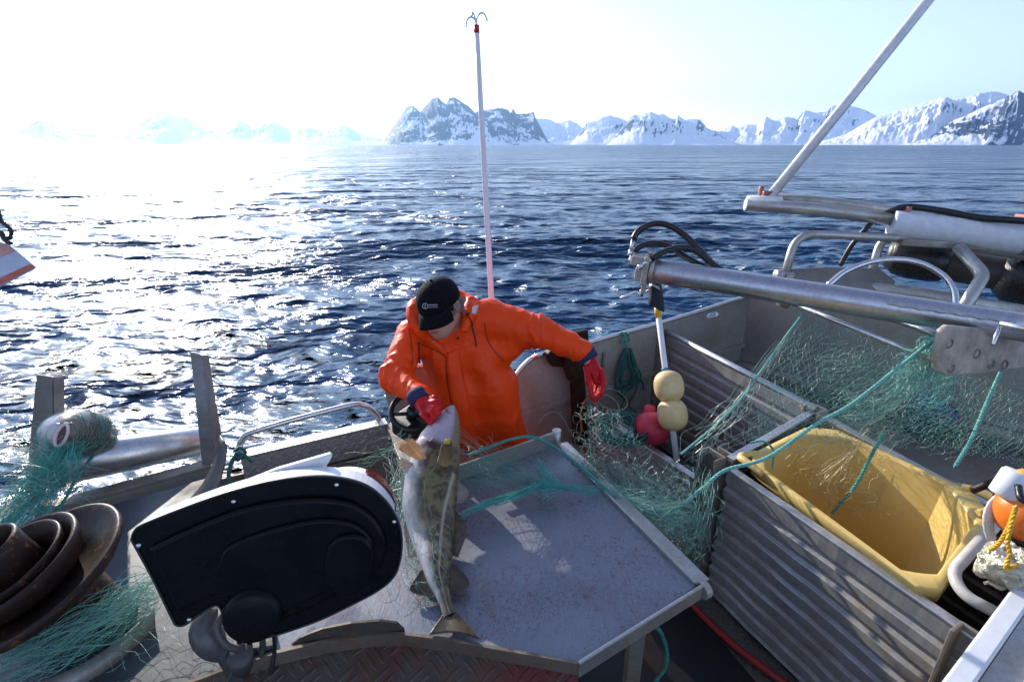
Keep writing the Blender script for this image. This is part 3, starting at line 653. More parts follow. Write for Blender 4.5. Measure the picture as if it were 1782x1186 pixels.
# ------------------------------------------------------------------ hydraulic arm
ar = root('hydraulic_arm', T(1500, 530, 2.45), 'thick aluminium crane arm with hydraulic hoses reaching over the fish pounds', 'crane arm')
a0, a1 = T(1134, 470, 2.75), T(1830, 577, 2.28)
m = MB(); m.tube([lerp(a0, a1, k/10) for k in range(11)], [.0645]*11, 32); m.build('arm_tube', metal('hazy_blue_aluminium', (.50, .50, .54), .34, (.25, .19, .13), .3, met=.95), ar)
adir = (a1-a0).normalized()
m = MB(); m.lathe([(0, -.012), (.067, -.012), (.069, 0), (.067, .012), (0, .012)], a0, adir, 28); m.build('end_flange', M_ALU, ar)
aup = (Zv-adir*Zv.dot(adir)).normalized(); asd = adir.cross(aup)
vb = root
m = MB()
m.box(a0-adir*.03+aup*.0, (.03, .13, .15), adir, asd, aup)
m.box(a0-adir*.075+aup*.045, (.075, .09, .05), adir, asd, aup); m.box(a0-adir*.06-aup*.03, (.045, .075, .07), adir, asd, aup)
m.box(a0-adir*.025-aup*.085, (.022, .05, .10), adir, asd, aup)
vbk = m.build('valve_block', M_ALU, ar, .005)
m = MB(); m.box(a0-adir*.005+aup*.075, (.05, .05, .035), adir, asd, aup); m.build('clamp', M_ALU_D, ar, .004)
m = MB(); m.tube([a0-adir*.03-aup*.115, a0-adir*.03-aup*.15-asd*.02], .012, 10); m.build('valve_stem', M_STEEL, ar)
m = MB(); m.tube(fillet([T(1113, 515, 2.7), T(1108, 506, 2.7), T(1080, 519, 2.66)], .02), .007, 8); m.build('lever', M_STEEL, ar)
def fitting(a, b, par=ar):
    a, b = Vector(a), Vector(b); m = MB(); d = b-a; m.tube([a, a+d*.35], .013, 6); m.tube([a+d*.3, b], .0105, 12); m.build('hose_fitting', M_STEEL, par)
def hose(pts, r, par=ar, n=40):
    m = MB(); m.tube(catmull(pts, n), r, 12); m.build('hydraulic_hose', M_HOSE, par)
hose([T(1102, 416, 2.78), T(1112, 401, 2.78), T(1135, 390, 2.77), T(1160, 391, 2.75), T(1190, 408, 2.72), T(1222, 440, 2.70), T(1250, 466, 2.69), T(1300, 488, 2.66)], .017)
hose([T(1104, 436, 2.8), T(1118, 427, 2.8), T(1140, 423, 2.8), T(1165, 429, 2.78), T(1195, 448, 2.75), T(1230, 466, 2.72), T(1270, 480, 2.7)], .016)
hose([T(1135, 450, 2.69), T(1155, 438, 2.69), T(1180, 431, 2.69), T(1205, 434, 2.69), T(1225, 447, 2.68), T(1250, 466, 2.66), T(1290, 486, 2.64)], .0155)
fitting(T(1096, 445, 2.78), T(1102, 416, 2.78)); fitting(T(1097, 455, 2.8), T(1104, 436, 2.8)); fitting(T(1110, 466, 2.69), T(1135, 450, 2.69))
# plate hanging under the arm
bp = [(1640,575),(1652,566),(1850,580),(1850,632),(1700,652),(1648,654),(1634,646),(1629,628)]
tq = 2.33; pN = Vector((.35, -1, .12)).normalized(); pP = T(1700, 610, tq)
m = MB(); m.prism([PL(x, y, pP, pN) for x, y in bp], -pN*.03); hpz = m.build('hanger_plate', plain('chalky_corroded_paint', (.42, .36, .29), .7, .1, .35, 11, .5, .006), ar, .012, 3)
for x, y in [(1655,640),(1652,597),(1700,615),(1725,632),(1748,634)]:
    m = MB(); m.lathe([(.016, .004), (.022, .006), (.026, 0)], PL(x, y, pP, pN), pN, 16); m.build('bolt_ring', M_ALU_D, hpz)
m = MB(); m.tube([T(1742, 560, 2.2), T(1728, 600, 2.16)], .008, 10); m.tube([T(1740, 563, 2.18), T(1850, 585, 2.05)], .014, 10); m.build('pin', M_STEEL, ar)
m = MB(); wl = [lerp(a0, a1, k)+(-asd if (-asd).y < 0 else asd)*.0645*.9+aup*.028 for k in np.linspace(.62, .9, 20)]
m.tube([p+Vector((0, -.004, .004*math.sin(i*2.1))) for i, p in enumerate(wl)], [.004+.004*abs(math.sin(i*1.7)) for i in range(20)], 6); m.build('weld_seam', M_ALU, ar)
# stainless guide bars below the arm
gb = root('net_guide_bars', T(1500, 590, 2.4), 'pair of shiny steel bars below the arm that carry the green netting', 'guide bars')
gA, gB = T(1372, 524, 2.70), T(1640, 633, 2.32)
m = MB(); m.tube([gA, gB], .0125, 14); m.build('near_bar', M_STEEL, gb)
m = MB(); m.tube([T(1528, 545, 2.75), T(1660, 592, 2.45)], .0165, 14); m.build('far_bar', M_STEEL, gb)
m = MB(); m.lathe([(0, .03), (.028, .03), (.035, .02), (.035, -.03), (0, -.03)], T(1366, 524, 2.72), (gB-gA).normalized(), 18); m.build('end_socket', M_ALU_D, gb)
# ------------------------------------------------------------------ boom with white sleeve and tall strut
bo = root('boom', T(1560, 390, 3.3), 'grey twin pipe boom with white painted sleeve and long slanting strut above the bulwark', 'boom')
m = MB(); m.tube([T(1297, 355, 3.45), T(1420, 364, 3.4), T(1560, 382, 3.3)], .042, 20); m.build('lower_pipe', M_ALU, bo)
m = MB(); m.tube([T(1300, 352, 3.49), T(1358, 354, 3.47)], .046, 20); m.build('white_end', M_WHITE, bo)
m = MB(); m.tube([T(1330, 343, 3.6), T(1440, 352, 3.55), T(1590, 372, 3.45)], .036, 18); m.build('upper_pipe', M_ALU, bo)
m = MB(); b0, b1 = T(1550, 390, 3.3), T(1778, 417, 3.08); m.tube([b0, lerp(b0, b1, .02), lerp(b0, b1, .98), b1], [.088, .091, .091, .088], 32); m.build('sleeve', plain('spattered_white_paint', (.68, .69, .71), .4, 0, .12, 26, .6, .006), bo)
m = MB(); m.tube([b1, T(1850, 426, 3.0)], .085, 24); m.build('sleeve_end', M_ALU, bo)
for x, y in [(1572,368),(1780,384)]:
    m = MB(); m.box(T(x, y, 3.27-.0008*(x-1572)), (.03, .10, .07)); m.build('lug', plain('pink_red_primer', (.5, .16, .16), .5), bo, .004)
m = MB(); m.tube([T(1337, 346, 3.52), T(1480, 170, 3.4), T(1625, -12, 3.3), T(1660, -55, 3.28)], .0335, 16); m.build('strut', metal('pale_strut', (.80, .78, .76), .42, (.5, .45, .42), .2, met=.2), bo)
m = MB(); m.box(T(1334, 344, 3.52), (.07, .05, .09)); m.box(T(1322, 345, 3.55), (.03, .03, .16)); m.build('strut_knuckle', plain('red_lead_knuckle', (.28, .10, .09), .5, 0, .5), bo, .006)
m = MB(); m.tube(catmull([T(1520, 382, 3.34), T(1545, 370, 3.3), T(1578, 360, 3.24), T(1640, 367, 3.18), T(1700, 378, 3.1), T(1760, 383, 3.02), T(1800, 386, 3)], 40), .021, 12); m.build('boom_hose', M_HOSE, bo)
m = MB(); m.tube(catmull([T(1520, 384, 3.36), T(1500, 405, 3.4), T(1480, 430, 3.45), T(1462, 462, 3.5)], 24), .016, 10); m.build('hanging_hose', M_HOSE, bo)
# ------------------------------------------------------------------ pipe frame on the aft corner
pf = root('bent_pipe_frame', T(1550, 460, 3.3), 'bent aluminium pipe frame standing on the aft bulwark under the boom', 'pipe frame')
def pipe(name, pts, r, par=pf, f=.08, mat=None): m = MB(); m.tube(fillet([T(*p) for p in pts], f, 8), r, 14); return m.build(name, mat or M_ALU, par)
pipe('front_pipe', [(1365,482,3.3),(1386,406,3.3),(1600,416,3.25),(1790,447,3.1)], .026, f=.13)
pipe('rear_pipe', [(1512,492,3.55),(1534,412,3.5),(1620,404,3.4),(1700,424,3.3)], .026, f=.1)
pipe('bent_leg', [(1668,430,3.1),(1712,478,2.95),(1672,545,2.85)], .034, f=.05)
m = MB(); m.tube(catmull([T(1440, 497, 3.0), T(1470, 473, 3.0), T(1510, 457, 3.0), T(1555, 451, 2.98), T(1600, 457, 2.95), T(1640, 478, 2.9), T(1660, 505, 2.86), T(1664, 540, 2.82)], 40), .0165, 12); m.build('hoop', M_STEEL, pf)
m = MB(); m.prism([T(1356, 468, 3.3), T(1440, 464, 3.35), T(1530, 466, 3.4), T(1560, 490, 3.35), T(1500, 520, 3.25), T(1360, 500, 3.2)], Vector((0, .03, -.04))); m.build('foot_plate', M_ALU_D, pf, .006)
for x, y in [(1358,478),(1372,482)]:
    m = MB(); m.lathe([(0, .03), (.03, .03), (.034, .0), (.034, -.03), (0, -.03)], T(x, y, 3.28), (1, .2, 0), 16); m.build('foot_clamp', M_ALU, pf)
m = MB(); m.box(T(1640, 424, 3.2), (.45, .09, .045), (1, -.28, -.02)); m.build('greasy_bracket', M_ALU_D, pf, .008)
# dark rolled fenders behind the frame
fd = root('side_fender', T(1660, 460, 3.4), 'long black rubber fender with taped ends lying behind the pipe frame', 'fender')
fa, fb = T(1548, 440, 3.6), T(1800, 487, 3.2)
m = MB(); m.tube([lerp(fa, fb, k/8) for k in range(9)], [.105]*9, 28); m.build('fender_body', plain('brown_black_rubber', (.05, .04, .03), .5, 0, .5, 9, .3), fd)
M_TAPE = plain('black_taped_plastic', (.008, .008, .009), .3, 0, .3, 18, .3, .008)
fdv = (fb-fa).normalized()
m = MB(); m.lathe([(0, -.02), (.09, -.01), (.135, .05), (.148, .14), (.14, .26), (.125, .32), (.11, .33)], fa, fdv, 30); m.build('end_cap', M_TAPE, fd)
m = MB(); m.lathe([(.11, -.02), (.135, 0), (.165, .04), (.17, .2), (.15, .35), (0, .36)], lerp(fa, fb, .80), fdv, 30); m.build('end_cap', M_TAPE, fd)
m = MB(); m.tube([T(1470, 498, 3.4), T(1600, 512, 3.25), T(1790, 545, 3.0)], .045, 14); meta(m.build('spare_pole', M_ALU), 'dull aluminium pole lying across the aft bulwark under the black fender', 'pole')
# ------------------------------------------------------------------ yellow tub
tb = root('yellow_tub', (1.48, 1.85, 0), 'big empty yellow plastic fish tub set between the corrugated boards', 'tub')
my = MT('yellow_plastic'); ny = my.noise(4, 8, .7); nf = my.noise(60, 3, .8)
cy = my.ramp(ny, [(.3, (.64, .43, .12)), (.7, (.76, .56, .20))]); cy = my.mix(my.ramp(nf, [(.66, 0), (.76, .8)]), cy, (.13, .08, .03))
my.set(Base_Color=cy, Roughness=.42); my.b.inputs['Subsurface Weight'].default_value = .08; my.b.inputs['Subsurface Radius'].default_value = (.05, .03, .005); my.bump(my.noise(30), .12, .004)
Q = [Vector((1.105, 2.085, .80)), Vector((1.565, 2.30, .875)), Vector((1.905, 1.63, .885)), Vector((1.385, 1.265, .80))]
qc = sum(Q, Vector())/4
def ringq(shrink, dz, ch, n=5, cham=None):
    """rounded quadrilateral: corners cut and rounded"""
    P = [qc+(p-qc)*shrink+Zv*dz for p in Q]; out = []
    for i in range(4):
        a, b, c = P[i-1], P[i], P[(i+1) % 4]; k = ch*(1.6 if i in (1, 2) else 1.0)
        s = b+(a-b).normalized()*k; e = b+(c-b).normalized()*k
        for j in range(n+1):
            t = j/n; out.append(s*(1-t)**2+(b*.14+(s+e)*.43)*2*t*(1-t)+e*t*t)
    return out
rings = [ringq(.985, -.05, .06), ringq(1.0, -.048, .06), ringq(1.002, -.006, .06), ringq(1.0, .004, .06), ringq(.993, .008, .062), ringq(.932, .008, .086), ringq(.922, .005, .09), ringq(.915, -.002, .092)]
m = MB(); m.grid([r + r[:1] for r in rings]); m.build('tub_rim', my.m, tb)
wl_ = [ringq(lerp(.915, .775, t), lerp(-.002, -.47, t), lerp(.092, .07, t)) for t in np.linspace(0, 1, 9)]
fl_ = [ringq(.775, -.47, .07), ringq(.765, -.485, .07), ringq(.74, -.49, .06), ringq(.4, -.492, .03), ringq(.02, -.492, .001)]
m = MB(); m.grid([r + r[:1] for r in wl_], False); m.build('tub_wall', my.m, tb, .012, 3); m = MB(); m.grid([r + r[:1] for r in fl_]); m.build('tub_floor', my.m, tb)
ro = [ringq(.985, -.045, .075), ringq(.93, -.05, .09), ringq(.86, -.3, .1), ringq(.80, -.545, .09), ringq(.02, -.55, .002)]
m = MB(); m.grid([r + r[:1] for r in ro]); m.build('tub_outside', my.m, tb)
for i, s_ in ((0, 1), (2, 1)):
    c = Q[i]; o_ = (c-qc); o_.z = 0; o_.normalize(); t_ = Vector((-o_.y, o_.x, 0))
    m = MB(); m.tube(catmull([c-o_*.10+t_*.09+Zv*.004, c-o_*.045+t_*.055+Zv*.012, c+o_*.012+Zv*.006, c-o_*.045-t_*.055+Zv*.012, c-o_*.10-t_*.09+Zv*.004], 20), [.013+.006*math.sin(math.pi*k/19) for k in range(20)], 10); m.build('handle', my.m, tb)
# ------------------------------------------------------------------ right hand corner
wb = MB(); wb.tube(fillet([T(1752, 890, 1.80), T(1656, 996, 1.72), T(1676, 1035, 1.66), T(1735, 1066, 1.60)], .075, 10), .0185, 16)
wo_ = wb.build('pipe_bracket', plain('chipped_white_paint', (.55, .52, .48), .45, 0, .3, 8, .3)); meta(wo_, 'white painted bent pipe bracket with rust stains by the yellow tub', 'bracket')
bu = root('orange_buoy', T(1790, 905, 1.62), 'orange buoy with white collar tied up by yellow rope at the right edge', 'buoy')
m = MB(); m.ball(T(1788, 893, 1.62), .088, 28, 18, (.3, .2, 1)); m.build('float_body', plain('orange_plastic', (.85, .19, .02), .32, 0, .12, 8, .06), bu)
m = MB(); m.lathe([(.0, .04), (.035, .04), (.042, .03), (.042, -.045), (.034, -.05), (0, -.05)], T(1762, 840, 1.62), (.35, .1, 1), 22); m.build('collar', M_WHITE, bu)
m = MB(); m.ball(T(1783, 832, 1.60), .03, 16, 10); m.build('orange_knob', plain('orange_knob_plastic', (.8, .3, .06), .4), bu)
m = MB(); m.tube(catmull([T(1772, 845, 1.56), T(1778, 868, 1.53), T(1800, 876, 1.52)], 12), .010, 8); m.build('black_strap', M_HOSE, bu)
M_YR = plain('yellow_rope_fibre', (.75, .42, .03), .6, 0, .2, 60, .2)
yr = rope('yellow_rope', catmull([T(1717, 958, 1.6), T(1738, 945, 1.55), T(1756, 915, 1.53), T(1768, 880, 1.52), T(1762, 905, 1.52), T(1754, 940, 1.52), T(1757, 965, 1.52), T(1750, 990, 1.52), T(1765, 985, 1.52), T(1780, 984, 1.54), T(1800, 988, 1.56)], 60), .0065, M_YR); meta(yr, 'knotted yellow rope lashed round orange buoy and plastic bag', 'rope')
# crumpled clear bag
pm = MT('milky_plastic'); pm.set(Base_Color=(.70, .64, .42), Roughness=.16); pm.b.inputs['Transmission Weight'].default_value = .55; pm.bump(pm.noise(14, 5, .6, dist=2.5), 1.0, .03)
th, ph = np.meshgrid(np.linspace(0, 2*np.pi, 48), np.linspace(0, np.pi, 32))
dirs = np.stack([np.sin(ph)*np.cos(th), np.sin(ph)*np.sin(th), np.cos(ph)], -1).reshape(-1, 3)
rad = .075*(1+.55*(vnoise3(dirs*2.3+4, 3)-.5)+.25*(vnoise3(dirs*6+4, 7)-.5))
bv = dirs*rad[:, None]*np.array([1.0, .8, .95])+np.array(T(1756, 985, 1.58))
i = np.arange(31)[:, None]; j = np.arange(47)[None, :]
bf = np.stack([i*48+j, i*48+j+1, (i+1)*48+j+1, (i+1)*48+j], -1).reshape(-1, 4)
bg_ = npmesh('plastic_bag', bv, bf, pm.m); meta(bg_, 'crumpled milky plastic bag under the orange buoy', 'bag')
m = MB(); m.tube(catmull([T(1750, 1010, 1.57), T(1742, 1022, 1.56), T(1722, 1013, 1.56), T(1713, 1014, 1.56)], 12), [.012, .012, .011, .009, .008, .007, .006, .005, .005, .004, .004, .004], 8); m.build('bag_knot', pm.m, bg_)
wr = [T(1742, 868, 1.66), T(1730, 878, 1.66), T(1721, 895, 1.66), T(1720, 915, 1.67), T(1724, 932, 1.67)]
wr_ = catmull(wr, 160); fr_ = np.linspace(0, 22*2*np.pi, 160)
coil = wr_+np.stack([np.cos(fr_)*.014, np.sin(fr_)*.010, np.sin(fr_)*.014], 1)
m = MB(); m.tube(coil, .0042, 6); meta(m.build('white_cord', plain('white_cord_fibre', (.62, .57, .52), .6)), 'white cord wound round the pipe bracket beside the orange buoy', 'cord')
an = MB(); an.tube(catmull([T(1692, 853, 1.92), T(1730, 838, 1.86), T(1752, 835, 1.82), T(1790, 815, 1.74)], 16), .013, 10); ano = an.build('rusty_rod', M_RUSTY); meta(ano, 'rusty brown iron rod with a branch lying over the end of the yellow tub', 'rod')
an = MB(); an.tube([T(1752, 835, 1.82), T(1735, 862, 1.82), T(1728, 885, 1.84)], .013, 10); an.build('branch', M_RUSTY, ano)
# ------------------------------------------------------------------ gaff, marker pole with floats, brown post
gf = root('gaff_pole', T(857, 560, 3.02), 'tall white pole with red tip and wire hooks rising behind the man', 'gaff')
gp0, gp1 = T(862, 640, 3.05), T(829, 44, 2.52)
m = MB(); m.tube([lerp(gp0, gp1, k/6) for k in range(7)], [.0165, .0163, .016, .0155, .0145, .0135, .0125], 14); m.build('pole', plain('white_pink_paint', (.84, .78, .80), .4, 0, .08, 5), gf)
m = MB(); m.tube([T(829.8, 58, 2.53), gp1], .0140, 14); m.build('red_tip', plain('red_tape', (.55, .02, .02), .4), gf)
for pts in ([(829,44),(826,34),(818,30),(812,38),(811,47)], [(829,44),(830,32),(836,23),(843,25),(848,36)], [(829,44),(826,30),(822,22),(821,28)]):
    m = MB(); m.tube(catmull([T(x, y, 2.52) for x, y in pts], 14), .0042, 8); m.build('hook', M_STEEL, gf)
mk = root('marker_pole', T(1175, 800, 2.75), 'white marker pole with two yellow floats and a furled dark flag in the pound', 'marker pole')
k0, k1 = T(1178, 802, 2.78), T(1138, 488, 2.95)
m = MB(); m.tube([k0, k1], .0165, 14); m.build('pole', M_WHITE, mk)
def onp(y):  # point of the pole at picture row y
    lo, hi = 0.0, 1.0
    f = (802-y)/(802-488); return lerp(k0, k1, f)
m = MB(); m.tube([onp(556), onp(533)], .019, 14); m.build('yellow_band', plain('yellow_tape', (.8, .42, .02), .4), mk)
fy = MT('stained_yellow_float'); nn = fy.noise(9, 7, .7); fy.set(Base_Color=fy.mix(fy.ramp(fy.math('MULTIPLY', nn, fy.noise(3, 2)), [(.33, 0), (.40, .9)]), fy.ramp(fy.noise(12), [(.3, (.58, .40, .16)), (.7, (.72, .58, .30))]), (.05, .055, .02)), Roughness=.55); fy.bump(fy.noise(40), .25, .004)
kd = (k1-k0).normalized()
for yy in (675, 723):
    c = onp(yy)+BX*.012
    m = MB(); m.lathe([(max(.016, .081*(1-abs(h)**2.5)**(1/2.2)), .089*h) for h in np.linspace(-1, 1, 25)], c, kd, 36); fl0 = m.build('float', fy.m, mk); m = MB(); m.lathe([(.0805, -.003), (.0822, 0), (.0805, .003)], c, kd, 40); m.build('mould_seam', fy.m, fl0)
m = MB(); m.tube([onp(649), onp(645)], .022, 12); m.build('blue_lashing', plain('blue_twine', (.08, .22, .32), .6), mk)
# furled flag
fg = [[T(1128, 490, 2.86), T(1134, 488, 2.84), T(1146, 486, 2.84), T(1151, 492, 2.9)], [T(1129, 505, 2.85), T(1136, 503, 2.81), T(1149, 505, 2.82), T(1154, 512, 2.88)], [T(1128, 522, 2.85), T(1136, 523, 2.80), T(1151, 528, 2.82), T(1156, 534, 2.88)], [T(1127, 531, 2.85), T(1137, 534, 2.82), T(1153, 543, 2.84), T(1157, 545, 2.88)]]
m = MB(); m.grid(fg); fo = m.build('flag', plain('navy_flag_cloth', (.012, .014, .03), .75, 0, .3, 20, .4), mk, solid=.006)
sb = fo.modifiers.new('sub', 'SUBSURF'); sb.levels = 2; sb.render_levels = 2
m = MB(); m.grid([[T(1130, 494, 2.845), T(1136, 493, 2.80), T(1147, 499, 2.80)], [T(1130, 499, 2.845), T(1137, 498, 2.795), T(1148, 504, 2.80)]]); m.build('white_patch', M_WHITE, fo, solid=.003)
bpz = root('brown_post', WV(1000, 740, .1), 'dark brown wooden post with a broad head against the bulwark beside the outstretched arm', 'post')
pc = WV(997, 680, .06); 
m = MB(); m.prism([WV(990, 655, .07), WV(1008, 650, .07), WV(1013, 760, .07), WV(996, 770, .07)], BX*.07); m.build('shaft', M_BROWN, bpz, .006)
m = MB(); m.prism([WV(970, 612, .06), WV(1012, 590, .06), WV(1018, 640, .06), WV(1004, 658, .06), WV(986, 660, .06)], BX*.08); m.build('head', M_BROWN, bpz, .008)
m = MB(); m.prism([WV(946, 612, .03), WV(978, 578, .03), WV(1016, 570, .03), WV(1018, 604, .03), WV(985, 634, .03), WV(955, 634, .03)], BX*.05); m.build('back_block', M_BROWN, bpz, .008)
m = MB(); m.tube([WV(925, 622, .0), WV(958, 610, .02)], .012, 8); m.build('side_pin', M_STEEL, bpz)
# hand wheel beside the man
hw = root('hand_wheel', W(712, 735, .82), 'black steering wheel on a dark box beside the man', 'hand wheel')
hc = T(718, 716, 2.33); hax = Vector((.15, -.45, .88)).normalized(); hu = hax.orthogonal().normalized(); hv = hax.cross(hu)
m = MB(); m.tube([hc+(hu*math.cos(a)+hv*math.sin(a))*.096 for a in np.linspace(0, 2*math.pi, 40)[:-1]], .013, 10, closed=True); m.build('wheel_rim', M_RUBBER, hw)
for a in (.5, 2.6, 4.7):
    m = MB(); m.tube([hc-hax*.015, hc+(hu*math.cos(a)+hv*math.sin(a))*.09], .009, 8); m.build('spoke', M_RUBBER, hw)
m = MB(); m.lathe([(0, .02), (.024, .018), (.03, 0), (.03, -.10), (0, -.10)], hc, hax, 18); m.build('hub', M_RUBBER, hw)
m = MB(); m.box(hc-hax*.085, (.15, .15, .09), hu, None, None); m.build('gear_box', M_RUBBER, hw, .012)
# striped board at the left edge, with its rope
sbd = [(-60,398),(0,420),(14,424),(62,464),(0,498),(-60,522)]
bN = Vector((.5, -.8, .3)).normalized(); bP = T(20, 460, 1.9)
def bq(x, y, o=0): return PL(x, y, bP+bN*o, bN)
so_ = MB(); so_.prism([bq(x, y) for x, y in sbd], -bN*.02)
sto = so_.build('striped_board', plain('grey_white_board_paint', (.52, .56, .66), .5, 0, .1, 30, .3), None, .003); meta(sto, 'red and white striped board jutting in at the left edge above the sea', 'board')
m = MB(); m.prism([bq(x, y, .003) for x, y in [(-60,404),(0,424),(12,426),(26,436),(0,447),(-60,470)]], -bN*.003); m.build('pink_stripe', plain('faded_pink_paint', (.62, .30, .26), .5, 0, .15, 30), sto)
m = MB(); m.prism([bq(x, y, .003) for x, y in [(53,459),(61,464),(0,496),(-60,520),(-60,506),(0,483)]], -bN*.003); m.build('red_stripe', plain('faded_red_paint', (.52, .12, .09), .5, 0, .2, 40), sto)
meta(rope('dark_rope', catmull([T(-12, 345, 1.86), T(-2, 370, 1.85), T(2, 384, 1.85), T(12, 392, 1.85), T(20, 403, 1.85), T(17, 414, 1.85), T(8, 413, 1.85), T(2, 402, 1.85), T(5, 412, 1.85), T(12, 420, 1.84), T(20, 424, 1.84)], 60), .0075, plain('dark_rope_fibre', (.035, .03, .035), .7)), 'dark knotted rope hanging over the striped board at the left edge', 'rope')
# ------------------------------------------------------------------ ropes and red buoy in the small pound
rb_ = MB(); rb_.ball(T(1133, 745, 2.95), (.105, .10), 30, 20, (.2, .1, 1)); rbo = rb_.build('red_buoy', plain('pink_red_float', (.55, .03, .06), .45, 0, .2, 9, .1)); meta(rbo, 'pinkish red round buoy lying under green rope in the pound corner', 'buoy')
m = MB(); m.lathe([(0, .03), (.03, .03), (.035, 0), (.035, -.03)], T(1130, 715, 2.98), (.1, 0, 1), 14); m.build('buoy_neck', rbo.data.materials[0], rbo)
g = np.random.default_rng(11)
hk = root('hanging_rope_coil', WV(1085, 600, .03), 'dark green rope coil hung from the bulwark rim left of the marker pole', 'rope coil')
for k in range(9):
    w_ = g.uniform(8, 20); d_ = g.uniform(640, 705); x0 = 1092+g.uniform(-4, 4)
    pts = [WV(x0, 606, .03), WV(x0-w_*.7, 640, .03+g.uniform(0, .03)), WV(x0-w_*.9+g.uniform(-3, 3), (640+d_)/2+8, .03+g.uniform(0, .04)), WV(x0+g.uniform(-5, 8), d_, .03+g.uniform(0, .04)), WV(x0+w_*1.1, (640+d_)/2, .03+g.uniform(0, .04)), WV(x0+w_*.6, 634, .03), WV(x0+2, 606, .03)]
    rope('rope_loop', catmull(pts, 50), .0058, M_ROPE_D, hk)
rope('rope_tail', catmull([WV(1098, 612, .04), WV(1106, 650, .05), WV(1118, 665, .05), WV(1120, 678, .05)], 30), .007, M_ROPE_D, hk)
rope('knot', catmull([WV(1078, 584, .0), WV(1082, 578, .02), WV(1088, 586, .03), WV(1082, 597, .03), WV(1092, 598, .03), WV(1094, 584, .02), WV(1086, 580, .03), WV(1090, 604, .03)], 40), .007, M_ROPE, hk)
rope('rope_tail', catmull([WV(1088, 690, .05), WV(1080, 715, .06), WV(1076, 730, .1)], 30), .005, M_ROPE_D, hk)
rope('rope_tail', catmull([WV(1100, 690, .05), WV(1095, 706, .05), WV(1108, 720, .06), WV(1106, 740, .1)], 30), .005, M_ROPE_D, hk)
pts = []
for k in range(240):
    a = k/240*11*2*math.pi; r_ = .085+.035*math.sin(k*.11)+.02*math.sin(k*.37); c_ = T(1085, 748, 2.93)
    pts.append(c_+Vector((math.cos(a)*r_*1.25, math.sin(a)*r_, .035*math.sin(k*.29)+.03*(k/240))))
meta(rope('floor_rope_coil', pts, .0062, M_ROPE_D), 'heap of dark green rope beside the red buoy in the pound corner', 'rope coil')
meta(rope('orange_twine', catmull([WV(1052, 690, .12), WV(1035, 690, .16), WV(1018, 697, .18), WV(1010, 720, .18), WV(1012, 745, .2), WV(1006, 765, .2)], 50), .006, plain('orange_cord_fibre', (.45, .13, .03), .6)), 'frayed orange cord under the outstretched red glove', 'cord')
# blue bucket under the net in the far pound
bb = MB(); bb.lathe([(.0, -.1), (.1, -.1), (.125, .07), (.132, .075), (.132, .085), (.12, .085), (.1, -.085), (0, -.085)], W(1612, 724, .62), (.1, -.25, .95), 30, True); meta(bb.build('blue_bucket', plain('blue_plastic', (.02, .05, .16), .4)), 'blue plastic bucket under green netting in the far pound', 'bucket')
# distant boat on the horizon
ds = root('distant_boat', (math.tan(math.atan((766-891)/891*1/ (cp+(593-251)/FPX*sp)))*2400, 2400, SEA), 'tiny dark boat on the horizon below the dark mountain', 'boat')
bx_ = ds.location
m = MB(); m.prism([bx_+Vector(p) for p in [(-9, 0, 0), (8, 0, 0), (11, 0, 4.2), (-10, 0, 3.2)]], Vector((0, 5, 0))); m.build('hull', plain('dark_hull', (.05, .06, .09), .5), ds)
m = MB(); m.box(bx_+Vector((-4, 2.5, 6)), (6, 4, 5)); m.tube([bx_+Vector((-2, 2.5, 8)), bx_+Vector((-2, 2.5, 14))], .4, 6); m.build('cabin', plain('grey_cabin', (.2, .2, .24), .5), ds)
